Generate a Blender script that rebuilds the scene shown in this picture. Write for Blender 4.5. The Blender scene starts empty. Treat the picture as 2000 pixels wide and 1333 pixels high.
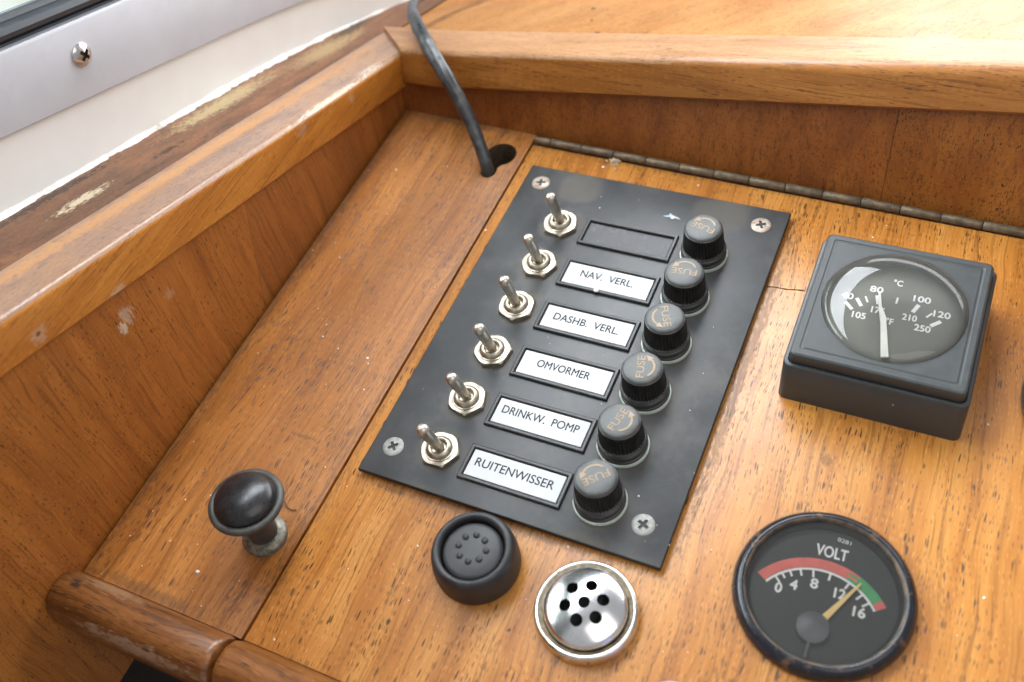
import bpy, bmesh, math, random
from mathutils import Vector, Matrix, noise
from mathutils.geometry import delaunay_2d_cdt

random.seed(7)
scene = bpy.context.scene
COL = scene.collection
S = 0.001                      # the scene is written in millimetres
PI = math.pi

# ------------------------------------------------------------------ camera, world, lamps, exposure
cam_data = bpy.data.cameras.new("camera")
cam = bpy.data.objects.new("camera", cam_data)
COL.objects.link(cam)
CAMROT = [[0.902369, -0.234201, 0.361774], [0.400349, 0.76629, -0.502513], [-0.159535, 0.598288, 0.785239]]
cam.matrix_world = Matrix(((CAMROT[0][0], CAMROT[0][1], CAMROT[0][2], 97.472 * S),
                           (CAMROT[1][0], CAMROT[1][1], CAMROT[1][2], -177.268 * S),
                           (CAMROT[2][0], CAMROT[2][1], CAMROT[2][2], 264.185 * S),
                           (0, 0, 0, 1)))
cam_data.sensor_width = 36.0
cam_data.lens = 34.74
cam_data.clip_start = 0.01
cam_data.clip_end = 50
cam_data.dof.use_dof = True
cam_data.dof.focus_distance = 0.318
cam_data.dof.aperture_fstop = 10.0
scene.camera = cam

world = bpy.data.worlds.new("World")
scene.world = world
world.use_nodes = True
bg = world.node_tree.nodes["Background"]
bg.inputs[0].default_value = (0.97, 0.97, 1.0, 1)
bg.inputs[1].default_value = 0.36


def area(name, loc, aim, sx, sy, power, color):
    ld = bpy.data.lights.new(name, 'AREA')
    ld.shape = 'RECTANGLE'
    ld.size, ld.size_y = sx * S, sy * S
    ld.energy = power
    ld.color = color
    o = bpy.data.objects.new(name, ld)
    COL.objects.link(o)
    o.location = Vector(loc) * S
    d = (Vector(aim) - Vector(loc))
    o.rotation_euler = d.to_track_quat('-Z', 'Y').to_euler()
    return o


# daylight through the side window (left), through the windscreen (ahead), plus an added weak fill from above right
area("side_window_light", (-240, 130, 350), (-40, 60, 120), 900, 360, 14.5, (0.90, 0.95, 1.0))
area("windscreen_light", (235, 800, 210), (40, 60, 60), 680, 600, 7.2, (0.97, 0.98, 1.0))
area("cabin_fill_light", (360, -180, 620), (40, 0, 0), 500, 500, 1.2, (1.0, 0.96, 0.90))

scene.view_settings.view_transform = 'Standard'
scene.view_settings.look = 'None'
scene.view_settings.exposure = 0.22
scene.view_settings.gamma = 1.0

# ------------------------------------------------------------------ mesh helpers


def tag(o, label=None, cat=None, group=None, kind=None):
    if label: o['label'] = label
    if cat: o['category'] = cat
    if group: o['group'] = group
    if kind: o['kind'] = kind
    return o


def empty(name, loc=(0, 0, 0)):
    o = bpy.data.objects.new(name, None)
    o.empty_display_size = 0.005
    COL.objects.link(o)
    o.location = Vector(loc) * S
    return o


def finish(name, bm, mat, parent=None, loc=(0, 0, 0), smooth=35, recalc=True):
    """bm holds millimetres relative to loc; loc is relative to the parent."""
    if recalc:
        bmesh.ops.recalc_face_normals(bm, faces=bm.faces[:])
    bmesh.ops.scale(bm, vec=(S, S, S), verts=bm.verts[:])
    me = bpy.data.meshes.new(name)
    bm.to_mesh(me)
    bm.free()
    if smooth:
        for p in me.polygons: p.use_smooth = True
        me.set_sharp_from_angle(angle=math.radians(smooth))
    for m in (mat if isinstance(mat, (list, tuple)) else [mat]):
        me.materials.append(m)
    o = bpy.data.objects.new(name, me)
    COL.objects.link(o)
    if parent is not None: o.parent = parent
    o.location = Vector(loc) * S
    return o


def new_bm():
    return bmesh.new()


def add_box(bm, x0, x1, y0, y1, z0, z1, bev=0.0, seg=2):
    r = bmesh.ops.create_cube(bm, size=1.0)
    vs = r['verts']
    for v in vs:
        v.co = Vector((x0 + (v.co.x + .5) * (x1 - x0), y0 + (v.co.y + .5) * (y1 - y0), z0 + (v.co.z + .5) * (z1 - z0)))
    if bev:
        es = list({e for v in vs for e in v.link_edges})
        bmesh.ops.bevel(bm, geom=es, offset=bev, segments=seg, affect='EDGES', profile=0.5)
    return vs


def add_lathe(bm, prof, n=48, cx=0, cy=0, flute=None):
    """prof: list of (r, z). flute(r, z, k) may change r."""
    rings = []
    for (r, z) in prof:
        if r < 1e-6:
            rings.append([bm.verts.new((cx, cy, z))])
        else:
            ring = []
            for k in range(n):
                a = 2 * PI * k / n
                rr = flute(r, z, k) if flute else r
                ring.append(bm.verts.new((cx + rr * math.cos(a), cy + rr * math.sin(a), z)))
            rings.append(ring)
    for A, B in zip(rings, rings[1:]):
        if len(A) == 1 and len(B) == 1: continue
        for k in range(n):
            k2 = (k + 1) % n
            if len(A) == 1: bm.faces.new((A[0], B[k2], B[k]))
            elif len(B) == 1: bm.faces.new((A[k], A[k2], B[0]))
            else: bm.faces.new((A[k], A[k2], B[k2], B[k]))


def add_prism(bm, pts, z0, z1, bev=0.0, seg=2):
    """polygon pts (x, y) extruded from z0 to z1; bevels every edge of the top."""
    lo = [bm.verts.new((x, y, z0)) for x, y in pts]
    hi = [bm.verts.new((x, y, z1)) for x, y in pts]
    n = len(pts)
    bm.faces.new(lo[::-1])
    top = bm.faces.new(hi)
    for k in range(n):
        bm.faces.new((lo[k], lo[(k + 1) % n], hi[(k + 1) % n], hi[k]))
    if bev:
        bmesh.ops.bevel(bm, geom=list(top.edges), offset=bev, segments=seg, affect='EDGES', profile=0.5)


def add_sweep(bm, pts, radius, n=12, cap=True):
    """tube along pts; radius is a number or a function of the index."""
    P = [Vector(p) for p in pts]
    prev = None
    rings = []
    for i, p in enumerate(P):
        t = (P[min(i + 1, len(P) - 1)] - P[max(i - 1, 0)]).normalized()
        if prev is None:
            a = Vector((0, 0, 1)) if abs(t.z) < .9 else Vector((1, 0, 0))
            u = t.cross(a).normalized()
        else:
            u = (prev - t * prev.dot(t)).normalized()
        prev = u
        w = t.cross(u)
        r = radius(i) if callable(radius) else radius
        rings.append([bm.verts.new(p + (u * math.cos(2 * PI * k / n) + w * math.sin(2 * PI * k / n)) * r) for k in range(n)])
    for A, B in zip(rings, rings[1:]):
        for k in range(n):
            bm.faces.new((A[k], A[(k + 1) % n], B[(k + 1) % n], B[k]))
    if cap:
        bm.faces.new(rings[0][::-1])
        bm.faces.new(rings[-1])


def add_loft(bm, sections, closed=True, cap=True):
    rings = [[bm.verts.new(p) for p in s] for s in sections]
    n = len(rings[0])
    for A, B in zip(rings, rings[1:]):
        for k in range(n if closed else n - 1):
            bm.faces.new((A[k], A[(k + 1) % n], B[(k + 1) % n], B[k]))
    if cap and closed:
        bm.faces.new(rings[0][::-1])
        bm.faces.new(rings[-1])


def catmull(pts, m=8):
    P = [Vector(p) for p in pts]
    P = [P[0] * 2 - P[1]] + P + [P[-1] * 2 - P[-2]]
    out = []
    for i in range(1, len(P) - 2):
        a, b, c, d = P[i - 1], P[i], P[i + 1], P[i + 2]
        for k in range(m):
            t = k / m
            out.append(0.5 * ((2 * b) + (c - a) * t + (2 * a - 5 * b + 4 * c - d) * t * t + (3 * b - a - 3 * c + d) * t ** 3))
    out.append(P[-2])
    return out


def circle(r, n=24, cx=0, cy=0, a0=0.0):
    return [(cx + r * math.cos(a0 + 2 * PI * k / n), cy + r * math.sin(a0 + 2 * PI * k / n)) for k in range(n)]


def inside(p, poly):
    x, y = p
    c = False
    j = len(poly) - 1
    for i in range(len(poly)):
        (xi, yi), (xj, yj) = poly[i], poly[j]
        if (yi > y) != (yj > y) and x < (xj - xi) * (y - yi) / (yj - yi) + xi: c = not c
        j = i
    return c


def add_holed(bm, outer, holes, zf, depth=1.0, extra=(), outer_depth=None):
    """flat or domed sheet (zf(x, y) gives z) with real holes whose walls go down by depth."""
    pts, edges, loops = [], [], []
    for loop in [outer] + list(holes):
        b = len(pts)
        pts += [Vector(p) for p in loop]
        edges += [(b + k, b + (k + 1) % len(loop)) for k in range(len(loop))]
        loops.append((b, len(loop)))
    pts += [Vector(p) for p in extra if inside(p, outer) and not any(inside(p, h) for h in holes)]
    v, e, f, ov, oe, of = delaunay_2d_cdt(pts, edges, [], 0, 1e-6)
    bv = [bm.verts.new((p.x, p.y, zf(p.x, p.y))) for p in v]
    for t in f:
        c = (sum(v[i].x for i in t) / len(t), sum(v[i].y for i in t) / len(t))
        if inside(c, outer) and not any(inside(c, h) for h in holes):
            bm.faces.new([bv[i] for i in t])
    ind = {}
    for i, o in enumerate(ov):
        for k in o: ind[k] = i
    for li, (b, n) in enumerate(loops):
        d = depth if li else outer_depth
        if not d: continue
        low = [bm.verts.new(bv[ind[b + k]].co - Vector((0, 0, d))) for k in range(n)]
        for k in range(n):
            k2 = (k + 1) % n
            bm.faces.new((bv[ind[b + k]], bv[ind[b + k2]], low[k2], low[k]))
    return bv


def text(name, s, w, h, pos, rot, mat, parent, weight=0.0, up=0.12, bold=0.0):
    """flat lettering w x h millimetres, centred on pos = (x, y, z) in the parent's frame."""
    cu = bpy.data.curves.new(name, 'FONT')
    cu.body = s
    cu.size = 1.0
    cu.offset = weight
    cu.resolution_u = 4
    tmp = bpy.data.objects.new(name, cu)
    COL.objects.link(tmp)
    bpy.context.view_layer.update()
    me = bpy.data.meshes.new_from_object(tmp.evaluated_get(bpy.context.evaluated_depsgraph_get()))
    bpy.data.objects.remove(tmp)
    bpy.data.curves.remove(cu)
    xs = [v.co.x for v in me.vertices]
    ys = [v.co.y for v in me.vertices]
    x0, x1, y0, y1 = min(xs), max(xs), min(ys), max(ys)
    kx = w / (x1 - x0)
    ky = h / (y1 - y0) if h else kx
    cr, sr = math.cos(rot), math.sin(rot)
    for v in me.vertices:
        x, y = (v.co.x - (x0 + x1) / 2) * kx, (v.co.y - (y0 + y1) / 2) * ky
        v.co = Vector((x * cr - y * sr, x * sr + y * cr, up)) * S
    if bold:                                  # thicken the strokes: the same letters again, a hair aside
        tb = bmesh.new()
        for k in range(4):
            n0 = len(tb.verts)
            tb.from_mesh(me)
            tb.verts.ensure_lookup_table()
            ox, oy = ((-1, 0), (1, 0), (0, -1), (0, 1))[k]
            for v in tb.verts[n0:]: v.co += Vector((ox * bold, oy * bold, .004 * k)) * S
        tb.to_mesh(me)
        tb.free()
    me.materials.clear()
    me.materials.append(mat)
    me.name = name
    o = bpy.data.objects.new(name, me)
    COL.objects.link(o)
    o.parent = parent
    o.location = Vector(pos) * S
    return o


def copy_tree(o, parent=None):
    c = o.copy()
    COL.objects.link(c)
    if parent is not None: c.parent = parent
    for ch in list(o.children): copy_tree(ch, c)
    return c


# ------------------------------------------------------------------ materials


class NT:
    def __init__(self, name):
        self.m = bpy.data.materials.new(name)
        self.m.use_nodes = True
        self.t = self.m.node_tree
        self.t.nodes.clear()
        self.out = self.t.nodes.new('ShaderNodeOutputMaterial')

    def n(self, typ, **kw):
        nd = self.t.nodes.new(typ)
        for k, v in kw.items(): setattr(nd, k, v)
        return nd

    def l(self, a, b):
        self.t.links.new(a, b)

    def set(self, sock, v):
        if hasattr(v, 'is_linked'): self.l(v, sock)
        elif isinstance(v, (tuple, list)) and len(v) == 3 and sock.type == 'RGBA': sock.default_value = (*v, 1)
        else: sock.default_value = v

    def math(self, op, a, b=None, c=None, clamp=False):
        nd = self.n('ShaderNodeMath', operation=op, use_clamp=clamp)
        self.set(nd.inputs[0], a)
        if b is not None: self.set(nd.inputs[1], b)
        if c is not None: self.set(nd.inputs[2], c)
        return nd.outputs[0]

    def vmath(self, op, a, b=None):
        nd = self.n('ShaderNodeVectorMath', operation=op)
        self.set(nd.inputs[0], a)
        if b is not None: self.set(nd.inputs[1], b)
        return nd.outputs[1] if op in ('LENGTH', 'DISTANCE') else nd.outputs[0]

    def mm(self):
        tc = self.n('ShaderNodeTexCoord')
        return self.vmath('MULTIPLY', tc.outputs['Object'], (1000, 1000, 1000))

    def noise(self, vec, scale=1.0, detail=3.0, rough=0.5, dist=0.0):
        nd = self.n('ShaderNodeTexNoise')
        self.l(vec, nd.inputs['Vector'])
        nd.inputs['Scale'].default_value = scale
        nd.inputs['Detail'].default_value = detail
        nd.inputs['Roughness'].default_value = rough
        nd.inputs['Distortion'].default_value = dist
        return nd.outputs['Fac']

    def voronoi(self, vec, scale=1.0):
        nd = self.n('ShaderNodeTexVoronoi')
        self.l(vec, nd.inputs['Vector'])
        nd.inputs['Scale'].default_value = scale
        return nd.outputs['Distance'], nd.outputs['Color']

    def ramp(self, fac, stops):
        nd = self.n('ShaderNodeValToRGB')
        el = nd.color_ramp.elements
        while len(el) < len(stops): el.new(0.5)
        for e, (p, c) in zip(el, stops):
            e.position = p
            e.color = (*c, 1) if len(c) == 3 else c
        self.l(fac, nd.inputs[0])
        return nd.outputs[0]

    def step(self, fac, lo, hi, a=0.0, b=1.0):
        nd = self.n('ShaderNodeMapRange', interpolation_type='SMOOTHSTEP')
        self.set(nd.inputs[0], fac)
        for i, v in enumerate((lo, hi, a, b)): self.set(nd.inputs[1 + i], v)
        return nd.outputs[0]

    def mix(self, fac, a, b, blend='MIX'):
        nd = self.n('ShaderNodeMix', data_type='RGBA', blend_type=blend)
        self.set(nd.inputs[0], fac)
        self.set(nd.inputs[6], a)
        self.set(nd.inputs[7], b)
        return nd.outputs[2]

    def bump(self, height, strength=0.3, dist=0.2):
        nd = self.n('ShaderNodeBump')
        nd.inputs['Strength'].default_value = strength
        nd.inputs['Distance'].default_value = dist * S
        self.l(height, nd.inputs['Height'])
        return nd.outputs[0]

    def principled(self, base, rough, metallic=0.0, coat=0.0, coat_rough=0.1, normal=None, spec=0.5, coat_normal=None):
        p = self.n('ShaderNodeBsdfPrincipled')
        self.set(p.inputs['Base Color'], base)
        self.set(p.inputs['Roughness'], rough)
        self.set(p.inputs['Metallic'], metallic)
        self.set(p.inputs['Coat Weight'], coat)
        self.set(p.inputs['Coat Roughness'], coat_rough)
        self.set(p.inputs['Specular IOR Level'], spec)
        if normal is not None: self.l(normal, p.inputs['Normal'])
        if coat_normal is not None: self.l(coat_normal, p.inputs['Coat Normal'])
        self.l(p.outputs[0], self.out.inputs[0])
        return p


def wood(name, axis, dark, mid, light, pore=0.75, pore_len=3.2, rough=0.36, coat=0.25, seed=0.0, tilt=0.0,
         flecks=0.0, blots=(), band=7.0, spec=0.5, pore_col=None, dens=0.5, coat_rough=0.22, blotch_col=(0.62, 0.60, 0.56)):
    """varnished hardwood: bands, ribbon figure, fine fibre and short dark pores along the grain axis (mm coordinates)."""
    t = NT(name)
    P = t.mm()
    sp = t.n('ShaderNodeSeparateXYZ')
    t.l(P, sp.inputs[0])
    X, Y, Z = sp.outputs
    g, p, q = {'X': (X, Y, Z), 'Y': (Y, X, Z), 'Z': (Z, Y, X)}[axis]
    if tilt: p = t.math('ADD', p, t.math('MULTIPLY', g, tilt))

    def vec(kg, kp, kq, off=0.0, pp=p, gg=g):
        c = t.n('ShaderNodeCombineXYZ')
        t.set(c.inputs[0], t.math('MULTIPLY_ADD', gg, 1.0 / kg, seed + off))
        t.set(c.inputs[1], t.math('MULTIPLY_ADD', pp, 1.0 / kp, seed * 1.7 + off))
        t.set(c.inputs[2], t.math('MULTIPLY_ADD', q, 1.0 / kq, seed * .6 + off))
        return c.outputs[0]
    warp = t.noise(vec(42, 15, 15, 3.1), 1.0, 2.0)
    pw = t.math('MULTIPLY_ADD', t.math('SUBTRACT', warp, 0.5), 7.0, p)
    bands = t.noise(vec(120, band, band, 0.7, pw), 1.0, 4.0, 0.55)
    col = t.ramp(bands, [(0.30, dark), (0.48, mid), (0.70, light)])
    rib = t.noise(vec(18, 9, 9, 9.3, pw), 1.0, 3.0, 0.6)
    col = t.mix(t.step(rib, 0.40, 0.75, 0.0, 0.45), col, light)
    big = t.noise(vec(70, 40, 40, 15.0), 1.0, 2.0)
    col = t.mix(t.step(big, 0.42, 0.70, 0.0, 0.55), col, dark)
    fib = t.noise(vec(9, 0.45, 0.45, 5.5, pw), 1.0, 3.0, 0.65)
    col = t.mix(t.step(fib, 0.25, 0.75, 0.0, 0.48), col, dark)
    lng = t.noise(vec(30, 0.9, 0.9, 33.0, pw), 1.0, 2.0, 0.5)
    col = t.mix(t.step(lng, 0.55, 0.68, 0.0, 0.6), col, tuple(v * .6 for v in dark))
    strk = t.noise(vec(80, 2.4, 2.4, 51.0, pw), 1.0, 3.0, 0.55)
    col = t.mix(t.step(strk, 0.54, 0.72, 0.0, 0.5), col, tuple(v * .75 for v in dark))
    # pores
    clump = t.noise(vec(38, 9, 9, 21.0, pw), 1.0, 3.0, 0.6)

    def dashes(kl, kw, off, r0, r1, dn, lo=0.45):
        d, c = t.voronoi(vec(kl, kw, kw, off, pw))
        sc = t.n('ShaderNodeSeparateColor')
        t.l(c, sc.inputs[0])
        on = t.math('GREATER_THAN', sc.outputs[0], t.step(clump, 0.40, 0.64, 1.0 - dn * lo, 0.96 - dn))
        rad = t.math('MULTIPLY_ADD', sc.outputs[1], r1 - r0, r0)
        return t.math('MULTIPLY', t.step(d, t.math('MULTIPLY', rad, 0.75), t.math('MULTIPLY', rad, 1.08), 1.0, 0.0), on)
    m1 = dashes(pore_len * 1.3, 0.55, 2.2, 0.10, 0.46, dens, .10)
    m2 = dashes(pore_len * .75, 0.34, 8.0, 0.14, 0.46, dens * 1.05, .30)
    m3 = dashes(pore_len * .8, 0.40, 14.0, 0.20, 0.42, .40, .8)
    col = t.mix(t.math('MULTIPLY', m3, 0.38), col, tuple(min(.9, v * 1.25 + .01) for v in light))
    pm = t.math('MAXIMUM', m1, t.math('MULTIPLY', m2, .8))
    pcol = pore_col or tuple(v * 0.16 + .006 for v in dark)
    col = t.mix(t.math('MULTIPLY', pm, min(1, pore * 1.25)), col, pcol)
    # soft wear and stains with their own shape
    rgh = t.math('MULTIPLY_ADD', t.noise(P, 0.05, 3.0), 0.22, rough - 0.11)
    for (bx, by, bz, rx, ry, rz, amt, bc) in blots:
        dv = t.vmath('DIVIDE', t.vmath('SUBTRACT', P, (bx, by, bz)), (rx, ry, rz))
        ln = t.vmath('LENGTH', dv)
        nz = t.noise(vec(3.2, 1.1, 1.1, bx), 1.0, 5.0, 0.75)
        msk = t.step(t.math('ADD', ln, t.math('MULTIPLY', t.math('SUBTRACT', nz, 0.5), 3.4)), 0.40, 0.90, amt, 0.0)
        col = t.mix(msk, col, bc)
        rgh = t.math('MULTIPLY_ADD', msk, 0.3, rgh)
    if flecks:
        df, cf = t.voronoi(P, 0.09)
        sf = t.n('ShaderNodeSeparateColor')
        t.l(cf, sf.inputs[0])
        mf = t.math('MULTIPLY', t.step(df, 0.018, 0.034, 1.0, 0.0), t.math('GREATER_THAN', sf.outputs[0], 1 - flecks))
        col = t.mix(mf, col, (0.75, 0.70, 0.62))
    col = t.mix(1.0, col, (1.0, .94, .76), 'MULTIPLY')          # amber of the old varnish
    h = t.math('MULTIPLY_ADD', pm, -1.0, t.math('MULTIPLY', fib, 0.25))
    nrm = t.bump(h, 0.35, 0.12)
    cn = t.bump(t.math('MULTIPLY_ADD', pm, -0.6, t.math('MULTIPLY', t.noise(P, 0.35, 3.0), 0.7)), 0.22, 0.15)
    t.principled(col, rgh, coat=coat, coat_rough=coat_rough, normal=nrm, coat_normal=cn, spec=spec)
    return t.m


def plain(name, col, rough=0.5, metallic=0.0, var=0.25, scale=0.25, dirt=None, dirt_amt=0.4, bump=0.05, coat=0.0, speck=0.0,
          speck_col=(0.6, 0.56, 0.5), spec=0.5, dirt_scale=0.12, dirt_lo=0.5, dirt_hi=0.72, rough_var=0.15):
    t = NT(name)
    P = t.mm()
    nz = t.noise(P, scale, 5.0, 0.6)
    base = t.mix(t.step(nz, 0.3, 0.7, 0, 1), tuple(c * (1 - var) for c in col), tuple(min(1, c * (1 + var)) for c in col))
    rg = t.math('MULTIPLY_ADD', nz, rough_var * 2, rough - rough_var)
    met = metallic
    rnd = t.n('ShaderNodeObjectInfo').outputs['Random']
    if dirt:
        PR = t.vmath('ADD', P, t.vmath('MULTIPLY', (137.0, 91.0, 53.0), t.n('ShaderNodeObjectInfo').outputs['Random']))
        dm = t.step(t.noise(PR, dirt_scale, 6.0, 0.65), dirt_lo, dirt_hi, 0, t.math('MULTIPLY', t.math('MULTIPLY_ADD', rnd, 1.0, 0.5), dirt_amt))
        base = t.mix(dm, base, dirt)
        rg = t.math('MULTIPLY_ADD', dm, 0.35, rg)
        if metallic: met = t.math('MULTIPLY_ADD', dm, -0.9 * metallic, metallic)
    if speck:
        d, c = t.voronoi(P, 0.30)
        s = t.n('ShaderNodeSeparateColor')
        t.l(c, s.inputs[0])
        m = t.math('MULTIPLY', t.step(d, t.math('MULTIPLY', s.outputs[1], .05), t.math('MULTIPLY_ADD', s.outputs[1], .09, .02), 0.8, 0.0),
                   t.math('GREATER_THAN', s.outputs[0], 1 - speck))
        base = t.mix(m, base, speck_col)
    nrm = t.bump(t.noise(P, scale * 9, 4.0), bump, 0.1) if bump else None
    t.principled(base, rg, metallic=met, coat=coat, normal=nrm, spec=spec)
    return t.m


def glassy(name, dust=0.04, tint=(1, 1, 1), rough=0.03):
    """clear pane: sees straight through, mirrors by Fresnel, with a little dust on it."""
    t = NT(name)
    P = t.mm()
    tr = t.n('ShaderNodeBsdfTransparent')
    t.set(tr.inputs[0], tint)
    gl = t.n('ShaderNodeBsdfGlossy')
    gl.inputs['Roughness'].default_value = rough
    fr = t.n('ShaderNodeFresnel')
    fr.inputs[0].default_value = 1.5
    mx = t.n('ShaderNodeMixShader')
    t.l(fr.outputs[0], mx.inputs[0])
    t.l(tr.outputs[0], mx.inputs[1])
    t.l(gl.outputs[0], mx.inputs[2])
    df = t.n('ShaderNodeBsdfDiffuse')
    df.inputs[0].default_value = (0.72, 0.72, 0.68, 1)
    dm = t.step(t.noise(P, 1.6, 4.0, 0.6), 0.35, 0.75, dust * .8, dust * 1.25)
    m2 = t.n('ShaderNodeMixShader')
    t.l(dm, m2.inputs[0])
    t.l(mx.outputs[0], m2.inputs[1])
    t.l(df.outputs[0], m2.inputs[2])
    t.l(m2.outputs[0], t.out.inputs[0])
    return t.m


def emit(name, col, strength):
    t = NT(name)
    e = t.n('ShaderNodeEmission')
    t.set(e.inputs[0], col)
    e.inputs[1].default_value = strength
    t.l(e.outputs[0], t.out.inputs[0])
    return t.m


GREYWEAR = (0.52, 0.50, 0.50)
M = {}
GR = (0.10, 0.045, 0.016)
M['lid'] = wood('lid_wood', 'Y', (0.34, 0.122, 0.022), (0.54, 0.228, 0.050), (0.64, 0.315, 0.088), coat=.3, coat_rough=.3, seed=1.3, tilt=0.04, flecks=.05, dens=.5,
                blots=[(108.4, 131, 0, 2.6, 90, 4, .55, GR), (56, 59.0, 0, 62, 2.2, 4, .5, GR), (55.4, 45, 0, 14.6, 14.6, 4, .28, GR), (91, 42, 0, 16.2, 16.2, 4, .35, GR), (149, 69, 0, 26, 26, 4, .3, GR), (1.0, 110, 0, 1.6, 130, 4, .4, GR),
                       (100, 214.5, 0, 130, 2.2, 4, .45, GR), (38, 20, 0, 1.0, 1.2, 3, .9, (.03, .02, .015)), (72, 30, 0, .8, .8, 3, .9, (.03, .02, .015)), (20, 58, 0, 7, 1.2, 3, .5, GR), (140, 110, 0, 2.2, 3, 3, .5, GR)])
M['plank'] = wood('plank_wood', 'Y', (0.22, 0.076, 0.014), (0.40, 0.155, 0.032), (0.55, 0.245, 0.070), coat=.4, coat_rough=.30, seed=5.2, flecks=.05, dens=.62, pore_len=3.6, tilt=-.03,
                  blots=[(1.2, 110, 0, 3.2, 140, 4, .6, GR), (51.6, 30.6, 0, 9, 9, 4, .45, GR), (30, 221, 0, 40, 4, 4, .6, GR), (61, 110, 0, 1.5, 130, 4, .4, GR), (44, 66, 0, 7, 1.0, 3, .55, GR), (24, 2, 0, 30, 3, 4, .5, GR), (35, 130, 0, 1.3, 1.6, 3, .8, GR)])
M['veneer'] = wood('side_veneer', 'Z', (0.25, 0.080, 0.014), (0.38, 0.130, 0.024), (0.47, 0.18, 0.036), seed=9.7, pore=.55, pore_len=2.0, dens=.45, rough=.45, coat=.12, tilt=-0.06,
                    blots=[(-119.5, -67, 51, 6, 3.0, 5, .4, (.62, .56, .52)), (-119.5, -70, 48.5, 6, 2.0, 3, .55, (.7, .66, .62)), (-119.5, -51, 42.5, 6, 2.5, 3, .2, (.6, .52, .46))])
M['veneer_b'] = wood('side_veneer_far', 'Z', (0.25, 0.080, 0.016), (0.38, 0.132, 0.026), (0.46, 0.175, 0.038), seed=19.1, pore=.45, pore_len=1.8, dens=.4, rough=.45, coat=.12)
M['back'] = wood('back_veneer', 'Z', (0.155, 0.044, 0.009), (0.245, 0.078, 0.015), (0.34, 0.120, 0.024), seed=3.3, pore=.6, pore_len=2.2, dens=.4, rough=.42, coat=.15, band=9)
for nd in ():
    pass
M['back_b'] = wood('back_veneer_spotted', 'Z', (0.18, 0.054, 0.010), (0.285, 0.096, 0.018), (0.38, 0.145, 0.028), seed=12.3, pore=.8, pore_len=1.7, dens=.6, rough=.42, coat=.15, band=9)
M['rail_side'] = wood('side_rail_wood', 'Y', (0.36, 0.12, 0.016), (0.50, 0.195, 0.030), (0.60, 0.27, 0.055), seed=7.7, pore=.4, dens=.3, rough=.40, coat=.30, coat_rough=.25,
                      blots=[(-117, -92, 74, 4, 4, 3, .3, GREYWEAR), (-117, -66, 62, 3, 5, 2, .35, GREYWEAR), (-117, -92, 74.5, 3, 1.2, 1.2, .9, (.16, .05, .02)),
                             (-117, 29, 42.5, 2, 5, 3, .15, GREYWEAR), (-117, 60, 32, 3, 2, 4, .2, GREYWEAR)])
M['rail_top'] = wood('worn_sheen_toned_rail_top_wood', 'Y', (0.24, 0.140, 0.108), (0.35, 0.215, 0.168), (0.48, 0.26, 0.12), seed=7.1, pore=.35, dens=.3, rough=.36, coat=.35, coat_rough=.22, band=8,  # scuffs over a pale tone that paints the window-side reflection into the wood
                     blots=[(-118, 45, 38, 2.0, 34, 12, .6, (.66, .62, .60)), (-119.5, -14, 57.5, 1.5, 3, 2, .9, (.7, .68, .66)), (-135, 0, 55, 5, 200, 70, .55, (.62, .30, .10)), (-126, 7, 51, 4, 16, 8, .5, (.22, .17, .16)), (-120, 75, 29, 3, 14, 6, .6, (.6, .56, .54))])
M['rail_back_top'] = wood('sheen_toned_back_rail_top_wood', 'X', (0.29, 0.145, 0.075), (0.39, 0.22, 0.13), (0.46, 0.27, 0.16), seed=3.9, pore=.5, dens=.4, rough=.42, spec=.32, coat=.0, coat_rough=.2)  # top-face sheen painted in as a paler, pinker wood colour
M['rail_back'] = wood('back_rail_wood', 'X', (0.24, 0.086, 0.016), (0.36, 0.142, 0.030), (0.45, 0.195, 0.052), seed=2.9, pore=.6, dens=.35, rough=.38, coat=.30, coat_rough=.22)
M['shelf'] = wood('shelf_wood', 'Y', (0.30, 0.125, 0.034), (0.42, 0.195, 0.064), (0.50, 0.265, 0.11), seed=4.4, tilt=-0.55, pore=.7, dens=.45, rough=.42, spec=.30, coat=.0, coat_rough=.16, band=14)
M['ledge'] = wood('weathered_ledge_wood', 'Y', (0.07, 0.034, 0.018), (0.19, 0.072, 0.030), (0.28, 0.115, 0.048), seed=6.1, pore=.5, dens=.4, rough=.5, coat=.1, band=5,
                  blots=[(-157.5, -36, 59.5, 3.6, 15, 14, .95, (.50, .44, .36)), (-166, 45, 36, 7.0, 42, 30, .9, (.40, .32, .20)), (-160, 105, 18, 9, 34, 26, .75, (.36, .27, .16)),
                         (-156, 2, 48, 2.0, 10, 9, .8, (.03, .022, .018)), (-171, -40, 62, 3.0, 40, 30, .8, (.028, .022, .018)), (-150, -15, 55, 2, 16, 9, .5, (.035, .024, .018)), (-165, 130, 10, 6, 22, 12, .8, (.05, .036, .026))])
M['nosing'] = wood('nosing_wood', 'X', (0.09, 0.032, 0.010), (0.21, 0.075, 0.018), (0.34, 0.145, 0.048), seed=8.8, pore=.7, dens=.5, pore_len=6, rough=.34, coat=.3, band=3,
                   blots=[(-85, -145.5, 3, 26, 3, 4, .55, (.40, .30, .25)), (-40, -145.5, 3, 22, 3, 4, .6, (.42, .33, .29)), (-112, -136, 7, 2.5, 2, 2, .9, (.02, .012, .01)), (-100, -133, 5, 16, 2.5, 4, .5, (.33, .22, .15))])
M['cabinet'] = wood('shade_toned_cabinet_wood', 'Z', (0.012, 0.006, 0.004), (0.020, 0.009, 0.005), (0.034, 0.014, 0.007), seed=11.0, rough=.5, coat=.05)  # near-black tones put the shade of the open underside into the wood
M['cut'] = plain('cut_edge_wood', (0.085, 0.055, 0.032), 0.8, var=.4, scale=.6, bump=.3)
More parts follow.
